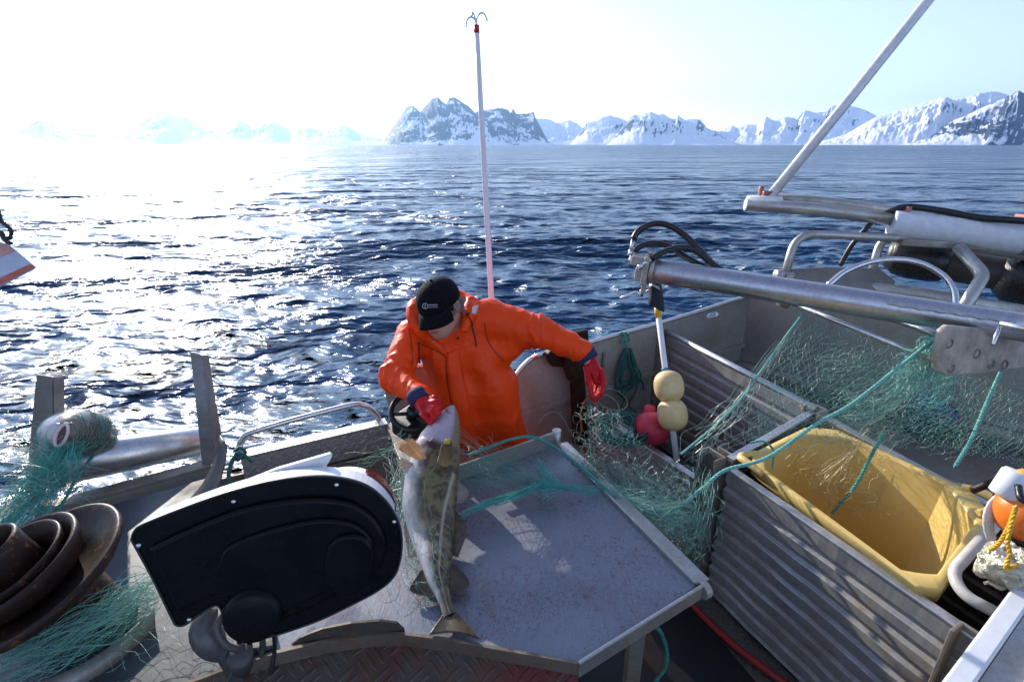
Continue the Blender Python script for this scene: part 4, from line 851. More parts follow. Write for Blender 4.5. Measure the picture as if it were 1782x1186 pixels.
# ------------------------------------------------------------------ smooth blended solids
class SDF:
    def __init__(s, lo, hi, h):
        s.h = h; s.lo = np.array(lo, float); s.n = np.ceil((np.array(hi)-s.lo)/h).astype(int)+1
        s.ax = [s.lo[k]+h*np.arange(s.n[k]) for k in range(3)]; s.f = np.full(s.n, .5, np.float32)
    def sl(s, lo, hi):
        a = [max(0, int((lo[k]-s.lo[k])/s.h)) for k in range(3)]; b = [min(s.n[k], int((hi[k]-s.lo[k])/s.h)+2) for k in range(3)]
        S = tuple(slice(a[k], max(a[k], b[k])) for k in range(3))
        return S, np.meshgrid(*[s.ax[k][S[k]].astype(np.float32) for k in range(3)], indexing='ij')
    def put(s, S, d, k, sub=False):
        f = s.f[S]
        if sub: d = -d; h = np.clip(.5+.5*(d-f)/k, 0, 1); s.f[S] = f*(1-h)+d*h+k*h*(1-h)
        else: h = np.clip(.5+.5*(f-d)/k, 0, 1); s.f[S] = f*(1-h)+d*h-k*h*(1-h)
    def cone(s, a, b, ra, rb, k=.03, sub=False, flat=None):
        a = np.array(a, float); b = np.array(b, float); r = max(ra, rb)+2.5*k+3*s.h
        S, (X, Yy, Z) = s.sl(np.minimum(a, b)-r, np.maximum(a, b)+r)
        if X.size == 0: return s
        d = b-a; L = d@d+1e-12; px, py, pz = X-a[0], Yy-a[1], Z-a[2]
        t = np.clip((px*d[0]+py*d[1]+pz*d[2])/L, 0, 1); qx, qy, qz = px-t*d[0], py-t*d[1], pz-t*d[2]
        if flat is not None:      # flat = (direction, factor): squeeze the section along a direction
            v, fac = np.array(flat[0]), flat[1]; w = qx*v[0]+qy*v[1]+qz*v[2]; g = (1/fac-1)
            qx, qy, qz = qx+v[0]*w*g, qy+v[1]*w*g, qz+v[2]*w*g
        s.put(S, np.sqrt(qx*qx+qy*qy+qz*qz)-(ra+(rb-ra)*t), k, sub); return s
    def chain(s, pts, rs, k=.02, **kw):
        for i in range(len(pts)-1): s.cone(pts[i], pts[i+1], rs[i], rs[i+1], k, **kw)
        return s
    def ell(s, c, r, ax=None, k=.03, sub=False):
        c = np.array(c, float); r = np.array(r, float); R_ = max(r)+2.5*k+3*s.h
        S, (X, Yy, Z) = s.sl(c-R_, c+R_)
        if X.size == 0: return s
        p = [X-c[0], Yy-c[1], Z-c[2]]
        A = np.array([tuple(v) for v in ax]) if ax is not None else np.eye(3)
        q = [(A[i][0]*p[0]+A[i][1]*p[1]+A[i][2]*p[2])/r[i] for i in range(3)]
        k0 = np.sqrt(q[0]**2+q[1]**2+q[2]**2)+1e-6; k1 = np.sqrt((q[0]/r[0])**2+(q[1]/r[1])**2+(q[2]/r[2])**2)+1e-6
        s.put(S, k0*(k0-1)/k1, k, sub); return s
    def mesh(s):
        f = s.f; ins = f < 0; n = s.n
        c = ins[:-1, :-1, :-1].astype(np.int8)
        tot = sum(ins[i:n[0]-1+i, j:n[1]-1+j, k:n[2]-1+k].astype(np.int8) for i in (0, 1) for j in (0, 1) for k in (0, 1))
        act = (tot > 0) & (tot < 8); I = np.argwhere(act); idx = np.full(act.shape, -1, np.int64); idx[act] = np.arange(len(I))
        P = np.zeros((len(I), 3)); cnt = np.zeros(len(I))
        cor = [(i, j, k) for i in (0, 1) for j in (0, 1) for k in (0, 1)]
        for a in cor:
            for ax in range(3):
                if a[ax]: continue
                b = list(a); b[ax] = 1
                fa = f[I[:, 0]+a[0], I[:, 1]+a[1], I[:, 2]+a[2]]; fb = f[I[:, 0]+b[0], I[:, 1]+b[1], I[:, 2]+b[2]]
                cr = (fa < 0) != (fb < 0); t = np.where(cr, fa/(fa-fb+1e-12), 0)
                q = np.array(a, float)[None, :].repeat(len(I), 0); q[:, ax] += t
                P[cr] += q[cr]; cnt[cr] += 1
        V = s.lo+(I+P/cnt[:, None])*s.h; F = []
        for ax in range(3):
            u, v = [(1, 2), (2, 0), (0, 1)][ax]
            sh = [slice(None)]*3; sh2 = [slice(None)]*3; sh[ax] = slice(0, -1); sh2[ax] = slice(1, None)
            ch = ins[tuple(sh)] != ins[tuple(sh2)]; E = np.argwhere(ch)
            ok = (E[:, u] > 0) & (E[:, v] > 0) & (E[:, u] < n[u]-1) & (E[:, v] < n[v]-1); E = E[ok]
            du = np.zeros(3, int); dv = np.zeros(3, int); du[u] = 1; dv[v] = 1
            g = lambda e: idx[e[:, 0], e[:, 1], e[:, 2]]
            q = np.stack([g(E-du-dv), g(E-dv), g(E), g(E-du)], 1); inside = ins[E[:, 0], E[:, 1], E[:, 2]]
            F.append(np.where(inside[:, None], q, q[:, ::-1]))
        return V, np.vstack(F)
    def build(s, name, mat, parent=None, disp=None, color=None, smooth=2):
        V, F = s.mesh()
        for _ in range(smooth):
            A = np.zeros_like(V); c = np.zeros(len(V))
            for a, b in ((0, 1), (1, 2), (2, 3), (3, 0)):
                for i, j in ((a, b), (b, a)): np.add.at(A, F[:, i], V[F[:, j]]); np.add.at(c, F[:, i], 1)
            V = V*.5+.5*A/np.maximum(c, 1)[:, None]
        if disp:
            N = np.zeros_like(V); fn = np.cross(V[F[:, 2]]-V[F[:, 0]], V[F[:, 3]]-V[F[:, 1]])
            for k in range(4): np.add.at(N, F[:, k], fn)
            N /= np.linalg.norm(N, axis=1)[:, None]+1e-12; V = V+N*disp(V, N)[:, None]
        return npmesh(name, V, F, mat, parent, True, None if color is None else color(V))
from mathutils.bvhtree import BVHTree
def bvh(o): 
    me = o.data; return BVHTree.FromPolygons([v.co[:] for v in me.vertices], [p.vertices[:] for p in me.polygons])
def on(bv, x, y, off=.003):           # the point of a surface met at a picture position, lifted off along its normal
    d = ray(x, y).normalized(); h = bv.ray_cast(CAMP, d)
    if h[0] is None: return None
    n = h[1]; n = n if n.dot(d) < 0 else -n
    return h[0]+n*off
# ------------------------------------------------------------------ the fisherman
skin = MT('weathered_skin'); va_ = skin.n('VertexColor', layer_name='col')
skin.set(Base_Color=skin.mix(skin.ramp(skin.noise(22), [(.3, 0), (.7, .35)]), va_.outputs[0], (.46, .20, .13)), Roughness=.5); skin.b.inputs['Subsurface Weight'].default_value = .1; skin.b.inputs['Subsurface Radius'].default_value = (.01, .004, .002); skin.bump(skin.noise(140), .15, .002)
oj = MT('orange_oilskin'); n_ = oj.noise(7, 6, .6)
oj.set(Base_Color=oj.ramp(n_, [(.3, (.80, .050, .003)), (.7, (.92, .070, .005))]), Roughness=oj.ramp(oj.noise(11), [(.3, .36), (.7, .5)])); oj.b.inputs['Specular IOR Level'].default_value = .22
oj.b.inputs['Subsurface Weight'].default_value = .06; oj.b.inputs['Subsurface Radius'].default_value = (.02, .006, .002)
b_ = oj.bump(oj.noise(14, 5, .6, dist=.8), .2, .008); oj.bump(oj.noise(160, 2), .12, .001, b_)
hc_ = Vector((-.338, 2.28, 1.508)); yaw, pit = R(-24), R(17)
f0 = Vector((math.sin(yaw), -math.cos(yaw), 0)); hf = (f0*math.cos(pit)-Zv*math.sin(pit)); hu_ = (f0*math.sin(pit)+Zv*math.cos(pit)); hr_ = Vector((-f0.y, f0.x, 0))
roll = R(-9); hu_, hr_ = (hu_*math.cos(roll)+hr_*math.sin(roll)), (hr_*math.cos(roll)-hu_*math.sin(roll))
def H(r, f, u): return hc_+hr_*r*1.04+hf*f*1.04+hu_*u*1.04
HA = (hr_, hf, hu_)
LS, LE, LW = (-.115, 2.46, 1.375), (.137, 2.385, 1.335), (.352, 2.305, 1.258)
RS, RE, RW = (-.485, 2.40, 1.315), (-.548, 2.16, 1.195), (-.39, 1.985, 1.178)
b = SDF((-.75, 1.8, -.02), (.5, 2.85, 1.72), .0055)
b.ell(H(0, -.012, .03), (.078, .098, .085), HA, .02); b.ell(H(0, .02, -.035), (.066, .082, .085), HA, .03); b.ell(H(0, .055, -.105), (.044, .046, .034), HA, .03); b.ell(H(0, .03, -.075), (.058, .07, .06), HA, .03)
b.cone(H(0, .092, .012), H(0, .118, -.03), .011, .016, .012); b.ell(H(0, .098, -.038), (.02, .014, .01), HA, .01)
b.ell(H(.03, .074, .018), (.028, .018, .010), HA, .012); b.ell(H(-.03, .074, .018), (.028, .018, .010), HA, .012)
b.ell(H(.042, .07, -.03), (.026, .026, .026), HA, .018); b.ell(H(-.042, .07, -.03), (.026, .026, .026), HA, .018)
b.ell(H(.03, .094, .0), (.013, .008, .008), HA, .006, True); b.ell(H(-.03, .094, .0), (.013, .008, .008), HA, .006, True)
b.ell(H(.03, .082, .0), (.012, .012, .010), HA, .004); b.ell(H(-.03, .082, .0), (.012, .012, .010), HA, .004)
b.ell(H(0, .097, -.074), (.026, .010, .006), HA, .005); b.ell(H(0, .094, -.086), (.022, .010, .006), HA, .005); b.ell(H(0, .106, -.080), (.024, .008, .0025), HA, .003, True)
for s_ in (1, -1):
    b.ell(H(.082*s_, -.012, -.012), (.010, .022, .034), HA, .008); b.ell(H(.09*s_, -.008, -.010), (.008, .011, .018), HA, .004, True)
b.cone(H(0, -.02, -.06), (-.30, 2.41, 1.36), .058, .07, .03)
b.cone((-.27, 2.46, 1.26), (-.15, 2.47, .95), .085, .095, .05); b.cone(RS, LS, .055, .055, .04); b.cone((-.22, 2.47, .92), (-.08, 2.48, .92), .09, .09, .05)
b.chain([LS, LE, LW], [.055, .042, .03], .03); b.chain([RS, RE, RW], [.055, .042, .03], .03)
b.cone(LW, T(1034, 655, 2.475), .03, .02, .02); b.cone(RW, T(744, 712, 2.165), .03, .02, .02)
b.chain([(-.24, 2.46, .90), (-.26, 2.42, .5), (-.27, 2.47, .08)], [.09, .06, .042], .03); b.chain([(-.06, 2.48, .90), (-.03, 2.42, .5), (-.02, 2.47, .08)], [.09, .06, .042], .03)
b.cone((-.27, 2.47, .05), (-.30, 2.30, .04), .04, .035, .02); b.cone((-.02, 2.47, .05), (-.02, 2.30, .04), .04, .035, .02)
def face_col(V):
    c = np.tile(np.array((.54, .28, .19)), (len(V), 1)); d = lambda p, r: np.exp(-((np.linalg.norm(V-np.array(tuple(p)), axis=1)/r)**2))
    st_ = np.clip(d(H(0, .06, -.115), .05)*1.2, 0, .75)[:, None]; c = c*(1-st_)+np.array((.30, .22, .19))*st_
    q = V-np.array(tuple(H(0, .10, -.080))); lx, lu = q@np.array(tuple(hr_)), q@np.array(tuple(hu_))
    lp_ = (np.exp(-((lx/.026)**4)-((lu/.010)**2))*(np.linalg.norm(q, axis=1) < .05)*.9)[:, None]; c = c*(1-lp_)+np.array((.26, .07, .06))*lp_
    ns = d(H(0, .118, -.03), .022)[:, None]*.5; c = c*(1-ns)+np.array((.58, .20, .14))*ns
    return c
man = b.build('person', skin.m, None, None, face_col); meta(man, 'man in orange oilskin jacket and black cap freeing a big cod from the net', 'person')
# jacket
j = SDF((-.80, 1.8, .55), (.5, 2.85, 1.66), .0075)
sd = Vector((.98, .14, .10)).normalized()
for s_ in (-1, 1):
    o_ = sd*.082*s_; j.chain([Vector((-.155, 2.44, .66))+o_*1.25, Vector((-.195, 2.435, 1.0))+o_*1.12, Vector((-.275, 2.435, 1.225))+o_*.95], [.140, .126, .118], .05)
j.cone(RS, LS, .088, .095, .05); j.ell((-.30, 2.45, 1.35), (.16, .10, .09), None, .05)
j.chain([LS, LE, tuple(lerp(Vector(LE), Vector(LW), .90))], [.100, .080, .058], .03); j.chain([RS, RE, RW], [.086, .070, .053], .022)
j.cone((-.05, 2.42, 1.22), (.06, 2.42, 1.30), .075, .05, .05)
hood = [(-.44, 2.28, 1.385), (-.468, 2.33, 1.43), (-.47, 2.40, 1.468), (-.40, 2.49, 1.49), (-.30, 2.51, 1.485), (-.215, 2.46, 1.465), (-.205, 2.37, 1.44), (-.225, 2.28, 1.385)]
hd_ = catmull(hood, 18); j.chain([tuple(p) for p in hd_], [.022+.014*math.sin(math.pi*i/17) for i in range(18)], .022)
j.ell(H(.0, .01, -.02), (.092, .12, .13), HA, .012, True); j.cone(H(0, .05, -.09), (-.285, 2.23, 1.335), .072, .026, .012, True)
j.ell((-.18, 2.42, .50), (.40, .30, .13), None, .01, True)
def arm_s(V, a, m_, c):
    a, m_, c = map(np.array, (a, m_, c)); d1 = m_-a; d2 = c-m_; l1 = np.linalg.norm(d1); l2 = np.linalg.norm(d2)
    t1 = (V-a)@d1/l1; t2 = (V-m_)@d2/l2; s = np.where(t2 > 0, l1+t2, np.minimum(t1, l1))
    q1 = a+np.clip(t1/l1, 0, 1)[:, None]*d1; q2 = m_+np.clip(t2/l2, 0, 1)[:, None]*d2
    dist = np.minimum(np.linalg.norm(V-q1, axis=1), np.linalg.norm(V-q2, axis=1)); return s, dist, l1, l1+l2
def jdisp(V, N):
    d = .007*(vnoise3(V*np.array([9, 9, 4])+3, 2)-.5)-.012*np.abs(2*vnoise3(V*np.array([13, 13, 6.5])+7, 5)-1)**.7-.0035*np.abs(2*vnoise3(V*np.array([40, 40, 24])+1, 8)-1)**.7+.007
    for A3 in ((LS, LE, LW), (RS, RE, RW)):
        s, dist, l1, L = arm_s(V, *A3); w = np.exp(-((dist-.08)/.05)**2)*(dist < .14)
        amp = .007*np.exp(-((s-l1)/.09)**2)+.004*np.exp(-((s-L+.05)/.06)**2)+.001
        d = d+w*(s > .05)*amp*(1-2*np.abs(np.sin(s*52+4*vnoise3(V*13+2, 4)+V[:, 2]*22))**.6)*(.2+1.1*vnoise3(V*10+9, 6))
    # long soft folds falling from the shoulders
    u = V[:, 0]*.9+V[:, 2]*.25; w = np.clip((1.3-V[:, 2])/.3, 0, 1)*(V[:, 0] > -.45)*(V[:, 0] < .1)
    d = d+w*.004*np.sin(u*34+3.2*vnoise3(V*4+5, 3))*vnoise3(V*5+8, 9)*2
    return d
jk = j.build('jacket', oj.m, man, jdisp)
JB = bvh(jk)
def strip(name, lft, rgt, off, par, n=22, k=5, mat=None):
    A_ = catmull([(x, y, 0) for x, y in lft], n); B2 = catmull([(x, y, 0) for x, y in rgt], n); rows = []
    for i in range(n):
        row = []
        for q in np.linspace(0, 1, k):
            p = A_[i]*(1-q)+B2[i]*q; h = on(JB, p[0], p[1], off)
            if h is None: h = rows[-1][len(row)] if rows else None
            row.append(h)
        if all(r_ is not None for r_ in row): rows.append(row)
    m = MB(); m.grid(rows); o = m.build(name, mat or oj.m, par, solid=.003); return o
strip('placket', [(779,614),(778,640),(783,680),(795,735),(806,785)], [(797,606),(803,640),(813,690),(826,745),(838,792)], .007, jk)
def seam(px, r=.0022, off=.0012, mat=None, name='seam'):
    P = [on(JB, x, y, off) for x, y in catmull([(a, b_, 0) for a, b_ in px], 26)[:, :2]]; P = [p for p in P if p is not None]
    m = MB(); m.tube(P, r, 6); return m.build(name, mat or M_SEAM_SHADE, jk)
M_SEAM_SHADE = plain('seam_edge_shadow', (.20, .012, .003), .6)  # seam lines, their dark tone paints the shadow along the flap edges
seam([(777,620),(776,640),(781,680),(793,735),(804,785)]); seam([(722,594),(736,600),(752,607),(766,614),(777,622)]); seam([(789,612),(792,645),(800,690),(812,745),(824,792)]); seam([(843,560),(848,590),(862,612),(878,628)]); seam([(712,572),(716,600),(718,632)])
lp = MB(); P = [on(JB, x, y, .010) for x, y in [(722,572),(736,572),(752,584),(768,598),(779,616)]]; Q2 = [on(JB, x, y, .014) for x, y in [(724,592),(738,596),(752,602),(766,610),(778,622)]]
if all(P) and all(Q2): lp.grid([[a, (a+c)/2, c] for a, c in zip(P, Q2)]); lp.build('lapel', oj.m, jk, solid=.004)
for x, y in [(734,584),(755,594),(796,587)]:
    c = on(JB, x, y, .010)
    if c:
        m = MB(); m.lathe([(0, .004), (.0035, .004), (.006, .003), (.0065, 0)], c, (CAMP-c), 14); m.build('snap', plain('dull_snap', (.25, .24, .22), .35, .8) if x < 780 else M_RUBBER, jk)
M_STR = plain('black_cord', (.01, .01, .012), .6)
seam([(728,596),(728,620),(729,644)], .0032, .006, M_STR, 'drawstring'); seam([(814,548),(820,562),(825,582),(829,602)], .0032, .005, M_STR, 'drawstring')
c = on(JB, 814, 547, .006)
if c: m = MB(); m.ball(c, .009, 12, 8); m.build('cord_stop', M_STR, jk)
strip('reflective_patch', [(822,533),(820,545)], [(833,531),(828,547)], .003, jk, 4, 3, plain('pale_patch', (.62, .50, .52), .4))
# inner hood lining, red
# trousers, boots
t_ = SDF((-.5, 2.1, .0), (.2, 2.8, 1.0), .010)
t_.cone((-.22, 2.47, .85), (-.08, 2.48, .85), .105, .105, .05); t_.chain([(-.24, 2.46, .86), (-.26, 2.42, .5), (-.27, 2.47, .15)], [.10, .095, .09], .04); t_.chain([(-.06, 2.48, .86), (-.03, 2.42, .5), (-.02, 2.47, .15)], [.10, .095, .09], .04)
t_.build('trousers', oj.m, man)
for x, dx in ((-.27, -.03), (-.02, 0)):
    q = SDF((x-.2, 2.1, -.01), (x+.2, 2.7, .45), .008); q.cone((x, 2.47, .32), (x, 2.47, .06), .075, .06, .02); q.cone((x, 2.46, .055), (x+dx, 2.28, .05), .055, .05, .03); q.build('boot', M_RUBBER, man)
# cap
M_CAP = plain('black_cap_cotton', (.006, .006, .008), .85, 0, .25, 40, .3, .002, .1)
prof = []; cp0 = H(0, -.008, .022)
m = MB(); rows = []
for a in np.linspace(0, math.pi*.5, 12):
    rows.append([cp0+hr_*.093*math.cos(a)*math.cos(t)+hf*.117*math.cos(a)*math.sin(t)+hu_*(.098*math.sin(a)**.85) for t in np.linspace(0, 2*math.pi, 41)])
rows.insert(0, [p-hu_*.014 for p in rows[0]]); m.grid(rows); capo = m.build('cap', M_CAP, man, solid=.003)
m = MB(); rows = []
for q in np.linspace(0, 1, 8):
    rows.append([cp0+hr_*(.090-.012*q)*math.sin(t)*1.0+hf*(.112*math.cos(t)+.058*q*math.cos(t)**.55)-hu_*(.012+.045*q*q+.030*math.sin(t)**2*(.35+.65*q)) for t in np.linspace(-1.38, 1.38, 25)])
m.grid(rows); m.build('brim', M_CAP, capo, solid=.005)
m = MB(); m.ball(cp0+hu_*.099, .007, 12, 8); m.build('button', M_CAP, capo)
CB = bvh(capo); M_EMB = plain('white_embroidery', (.62, .62, .66), .7)
def emb(x, y, off=.0035): return on(CB, x, y, off)
lg = [emb(740.5+4.2*math.cos(a), 532+4.6*math.sin(a)) for a in np.linspace(0, 2*math.pi, 20)[:-1]]
m = MB()
if all(lg): m.tube(lg, .0012, 5, closed=True)
l2 = [emb(740.5, 528.5), emb(740.5, 535.5)]
if all(l2): m.tube(l2, .0014, 5)
x = 746.0; g = np.random.default_rng(5)
for k in range(9):                        # small embroidered letters, two lines
    w_ = 1.45; 
    for dy, hh in ((529.6-.06*k, 2.3), (533.9-.05*k, 1.1)):
        a_ = emb(x, dy); b2 = emb(x+g.uniform(-.2, .2), dy+hh); c2 = emb(x+w_*.7, dy+hh*g.choice([0, .5, 1.0]))
        if a_ and b2: m.tube([a_, b2], .0009, 4)
        if b2 and c2: m.tube([emb(x, dy+hh*g.choice([0, .5])), c2], .0008, 4)
    x += 1.75
m.build('emblem', M_EMB, capo)
# hair: grey tufts round the back and sides under the cap
hl_ = []; g = np.random.default_rng(8)
for k in range(900):
    t = g.uniform(-2.5, 2.5); t = t+math.pi/2*0; an_ = -math.pi/2+t*.80; u0 = g.uniform(-.05, .018)
    if abs(t) > 1.75 and u0 < -.025: continue
    d_ = hr_*.080*math.cos(an_)+hf*.100*math.sin(an_); p0 = H(0, -.008, 0)+d_*1.0+hu_*u0
    o_ = d_.normalized(); p1 = p0+o_*.008-hu_*.010+Vector(g.normal(0, .003, 3)); p2 = p1-hu_*g.uniform(.008, .02)+o_*g.uniform(-.002, .007)+Vector(g.normal(0, .004, 3)); hl_.append([p0, p1, p2])
v, f = strands(hl_, .0011, 3); hm2 = plain('grey_hair', (.26, .22, .21), .5, 0, .4, 90); hr0 = npmesh('hair', v, f, hm2, man)
# gloves
gm = plain('red_rubber_glove', (.48, .004, .007), .34, 0, .14, 30, .35, .003, .3)
def glove(palm, fingers, thumb, bounds, pr):
    q = SDF(*bounds, .0035)
    for a_, b2, ra, rb in palm: q.cone(a_, b2, ra, rb, .014)
    for F_ in fingers: q.chain(F_, [.0135, .0128, .0122, .0112][:len(F_)], .005)
    q.chain(thumb, [.0165, .0145, .0125][:len(thumb)], .006)
    return q.build('glove', gm, man, lambda V, N: .0022*(vnoise3(V*60, 3)-.5), smooth=1)
lf = [[T(1046,645,2.445), T(1051,664,2.41), T(1047,682,2.40), T(1037,696,2.41)], [T(1043,643,2.475), T(1047,668,2.435), T(1042,684,2.425), T(1034,695,2.43)], [T(1036,643,2.50), T(1040,667,2.48), T(1037,683,2.46), T(1031,692,2.455)], [T(1030,643,2.525), T(1034,664,2.51), T(1033,678,2.49), T(1029,686,2.48)]]
lg_ = glove([(T(1023,622,2.50), T(1030,636,2.49), .034, .034), (T(1030,636,2.49), T(1043,648,2.46), .030, .022), (T(1030,636,2.49), T(1033,648,2.515), .030, .022), (T(1030,638,2.48), T(1038,662,2.45), .030, .020)], lf, [T(1021,640,2.455), T(1024,664,2.42), T(1031,690,2.41)], ((.22, 1.9, .90), (.56, 2.5, 1.32)), 0)
rf = [[T(744,700,2.155), T(757,699,2.115), T(764,708,2.11), T(757,716,2.13)], [T(745,706,2.15), T(757,708,2.11), T(763,718,2.105), T(755,725,2.125)], [T(744,697,2.18), T(756,692,2.15), T(764,699,2.14), T(761,707,2.15)], [T(742,712,2.145), T(751,717,2.11), T(756,727,2.10), T(750,733,2.115)]]
rg_ = glove([(T(730,692,2.20), T(737,703,2.175), .034, .034), (T(737,703,2.175), T(744,712,2.155), .030, .020), (T(737,703,2.175), T(745,698,2.17), .030, .020)], rf, [T(733,708,2.15), T(738,722,2.12), T(748,734,2.10)], ((-.55, 1.70, 1.0), (-.2, 2.2, 1.33)), 0)
M_CUFF = plain('navy_knit_cuff', (.012, .016, .07), .75, 0, .3, 50, .5)
def cuff(a_, b2, r, par):
    a_, b2 = Vector(a_), Vector(b2); d_ = b2-a_; m = MB(); m.lathe([(r*.8, -.012), (r*1.06, -.006), (r*1.10, .012), (r*1.04, d_.length), (r*.9, d_.length+.004), (r*.7, d_.length)], a_, d_, 26); m.build('cuff', M_CUFF, par)
cuff(T(1013,608,2.51), T(1025,626,2.50), .050, lg_); cuff(T(725,686,2.215), T(733,699,2.19), .045, rg_)
# ------------------------------------------------------------------ the cod
M_COD = painted('cod_skin', (.12, .095, .05), .25, .45, .35, 55)
def loft(name, path, rl, rn, mat, parent, colf, nu=100, m_=140, lat=(1, 0, 0)):
    P = catmull(path, m_); s = np.linspace(0, 1, m_); k = np.linspace(0, 1, len(path))
    RL = np.interp(s, k, rl); RN = np.interp(s, k, rn); Tt = np.gradient(P, axis=0); Tt /= np.linalg.norm(Tt, axis=1)[:, None]
    La = np.array(lat, float)[None, :]-Tt*(Tt@np.array(lat, float))[:, None]; La /= np.linalg.norm(La, axis=1)[:, None]; Nn = np.cross(La, Tt); 
    Nn = np.where((Nn[:, 1] > 0)[:, None], -Nn, Nn)
    a = np.linspace(0, 2*np.pi, nu, endpoint=False)
    ca, sa = np.cos(a), np.sin(a); sa2 = np.sign(sa)*np.abs(sa)**.9
    V = P[:, None, :]+La[:, None, :]*(RL[:, None]*ca[None])[..., None]+Nn[:, None, :]*(RN[:, None]*sa2[None])[..., None]
    i = np.arange(m_-1)[:, None]; jj = np.arange(nu)[None, :]; l = (jj+1) % nu
    F = np.stack([i*nu+jj, i*nu+l, (i+1)*nu+l, (i+1)*nu+jj], -1).reshape(-1, 4)
    S_ = np.repeat(s, nu); Aa = np.tile(ca, m_); Nf = np.tile(sa, m_); V = V.reshape(-1, 3)
    return npmesh(name, V, F, mat, parent, True, colf(S_, Aa, Nf, V)), P, La, Nn
def mixc(a, b, t): return np.array(a)[None, :]*(1-t[:, None])+np.array(b)[None, :]*t[:, None]
def ss(a, b, x): t = np.clip((x-a)/(b-a), 0, 1); return t*t*(3-2*t)
path = [(788,706,2.205),(783,722,2.185),(773,750,2.135),(762,780,2.085),(752,830,2.0),(748,875,1.935),(753,929,1.865),(760,972,1.77),(763,1003,1.715),(770,1030,1.668),(776,1050,1.637),(783,1070,1.605)]
rl_ = [.012, .040, .074, .094, .104, .103, .080, .056, .040, .025, .019, .021]; rn_ = [.010, .034, .060, .074, .072, .068, .055, .042, .033, .022, .014, .008]
LLs = [0, .36, .45, .54, .62, .72, .82, .92, 1.0]; LLa = [.9, .86, .72, .5, .3, .12, .12, .05, .0]
def codcol(s, a, n, V):
    sp2 = vnoise3(V*85, 2); sp3 = vnoise3(V*30, 6)
    back = mixc((.165, .135, .06), (.045, .036, .018), ss(.40, .62, sp2*.55+sp3*.45)); belly = mixc((.60, .60, .62), (.44, .43, .43), sp3)
    t = ss(-.80, -.15, a+.14*(sp3-.5)+.08*(sp2-.5)); t = t*ss(.22, .29, s); c = mixc((0, 0, 0), (1, 1, 1), t); c = belly*(1-t[:, None])+back*t[:, None]
    head = mixc((.56, .47, .55), (.42, .32, .38), sp3); rim = ss(.45, .75, a); head = head*(1-rim[:, None])+np.array((.22, .16, .08))*rim[:, None]
    h = 1-ss(.24, .31, s); c = c*(1-h[:, None])+head*h[:, None]
    tl = ss(.80, .97, s)*.7; c = c*(1-tl[:, None])+np.array((.14, .095, .045))*tl[:, None]
    ll = np.exp(-((a-np.interp(s, LLs, LLa))/.055)**2)*(s > .36)*(n > 0); c = c*(1-ll[:, None]*.9)+np.array((.46, .40, .30))*ll[:, None]*.9
    wart = ss(.72, .78, vnoise3(V*70+5, 11))*ss(.5, .6, s)*ss(-.7, -.2, a)*(1-ss(.1, .4, a)); c = c*(1-wart[:, None]*.7)+np.array((.55, .5, .4))*wart[:, None]*.7
    gl_ = np.exp(-((s-.285-.03*np.abs(a+.1))/.010)**2)*(np.abs(a+.1) < .5)*(n > 0); c = c*(1-gl_[:, None])+np.array((.05, .012, .012))*gl_[:, None]
    return c
cod, cP, cL, cN = loft('cod', [T(*p) for p in path], rl_, rn_, M_COD, None, codcol)
meta(cod, 'large cod held by its head, tail lying on the steel working table', 'fish')
M_FIN = plain('cod_fin', (.10, .07, .04), .35, 0, .35, 40, .4, .003); M_FINP = plain('pale_cod_fin', (.26, .22, .18), .35, 0, .35, 40, .4, .003); M_PEC = plain('orange_pectoral_fin', (.72, .36, .16), .35, 0, .25, 40, .3, .003)
def fin(name, base, tip, mat, par, n=16, k=9, ray_=.0036, th=.0022, ser=.0):
    """ribbed fin between a base line and a tip line of points"""
    A_ = catmull(base, n*2); B2 = catmull(tip, n*2); rows = []
    for i in range(n*2):
        w = 1+ser*(1 if i % 2 else -1)
        nrm = np.array([0, -.6, .8]); rows.append([A_[i]*(1-q*w)+B2[i]*q*w+nrm*ray_*(1 if i % 2 else -1)*(q*.8+.2)*min(1, 3*q+.2) for q in np.linspace(0, 1, k)])
    m = MB(); m.grid(rows); return m.build(name, mat, par, solid=th)
def ray_fin(name, base, tips, mat, mem, par):
    B = Vector(base); m = MB(); tp_ = [Vector(p) for p in catmull(tips, 9)]
    for i, t in enumerate(tp_): 
        c = catmull([B+(t-B)*.02, lerp(B, t, .5)+Vector((0, -.006, .004*(i % 2))), t], 10); m.tube(c, [.0042-.0032*k/9 for k in range(10)], 6)
    o = m.build(name, mat, par); m = MB(); m.grid([[lerp(B, t, q)+Vector((0, .002, -.002)) for q in np.linspace(.05, .93-.06*(i % 2), 6)] for i, t in enumerate(tp_)]); m.build('membrane', mem, o, solid=.0012)
def TT(l): return [T(*p) for p in l]
fin('dorsal_fin', TT([(788,826,2.02),(790,850,1.99),(789,876,1.955)]), TT([(800,836,2.03),(816,855,2.0),(806,874,1.965)]), M_FINP, cod)
fin('dorsal_fin', TT([(787,886,1.94),(785,925,1.88),(783,966,1.795)]), TT([(797,892,1.935),(813,918,1.885),(798,968,1.785)]), M_FIN, cod, ser=.03)
fin('dorsal_fin', TT([(782,976,1.775),(781,1000,1.725),(782,1024,1.685)]), TT([(792,982,1.765),(817,1013,1.705),(797,1033,1.67)]), M_FIN, cod, ser=.03)
fin('anal_fin', TT([(714,892,1.93),(722,930,1.87),(734,966,1.79)]), TT([(706,898,1.93),(702,918,1.885),(711,970,1.79)]), M_FINP, cod, ser=.04)
fin('anal_fin', TT([(738,984,1.76),(748,1008,1.715),(760,1030,1.675)]), TT([(730,996,1.74),(714,1027,1.69),(757,1039,1.66)]), M_FIN, cod, ser=.03)
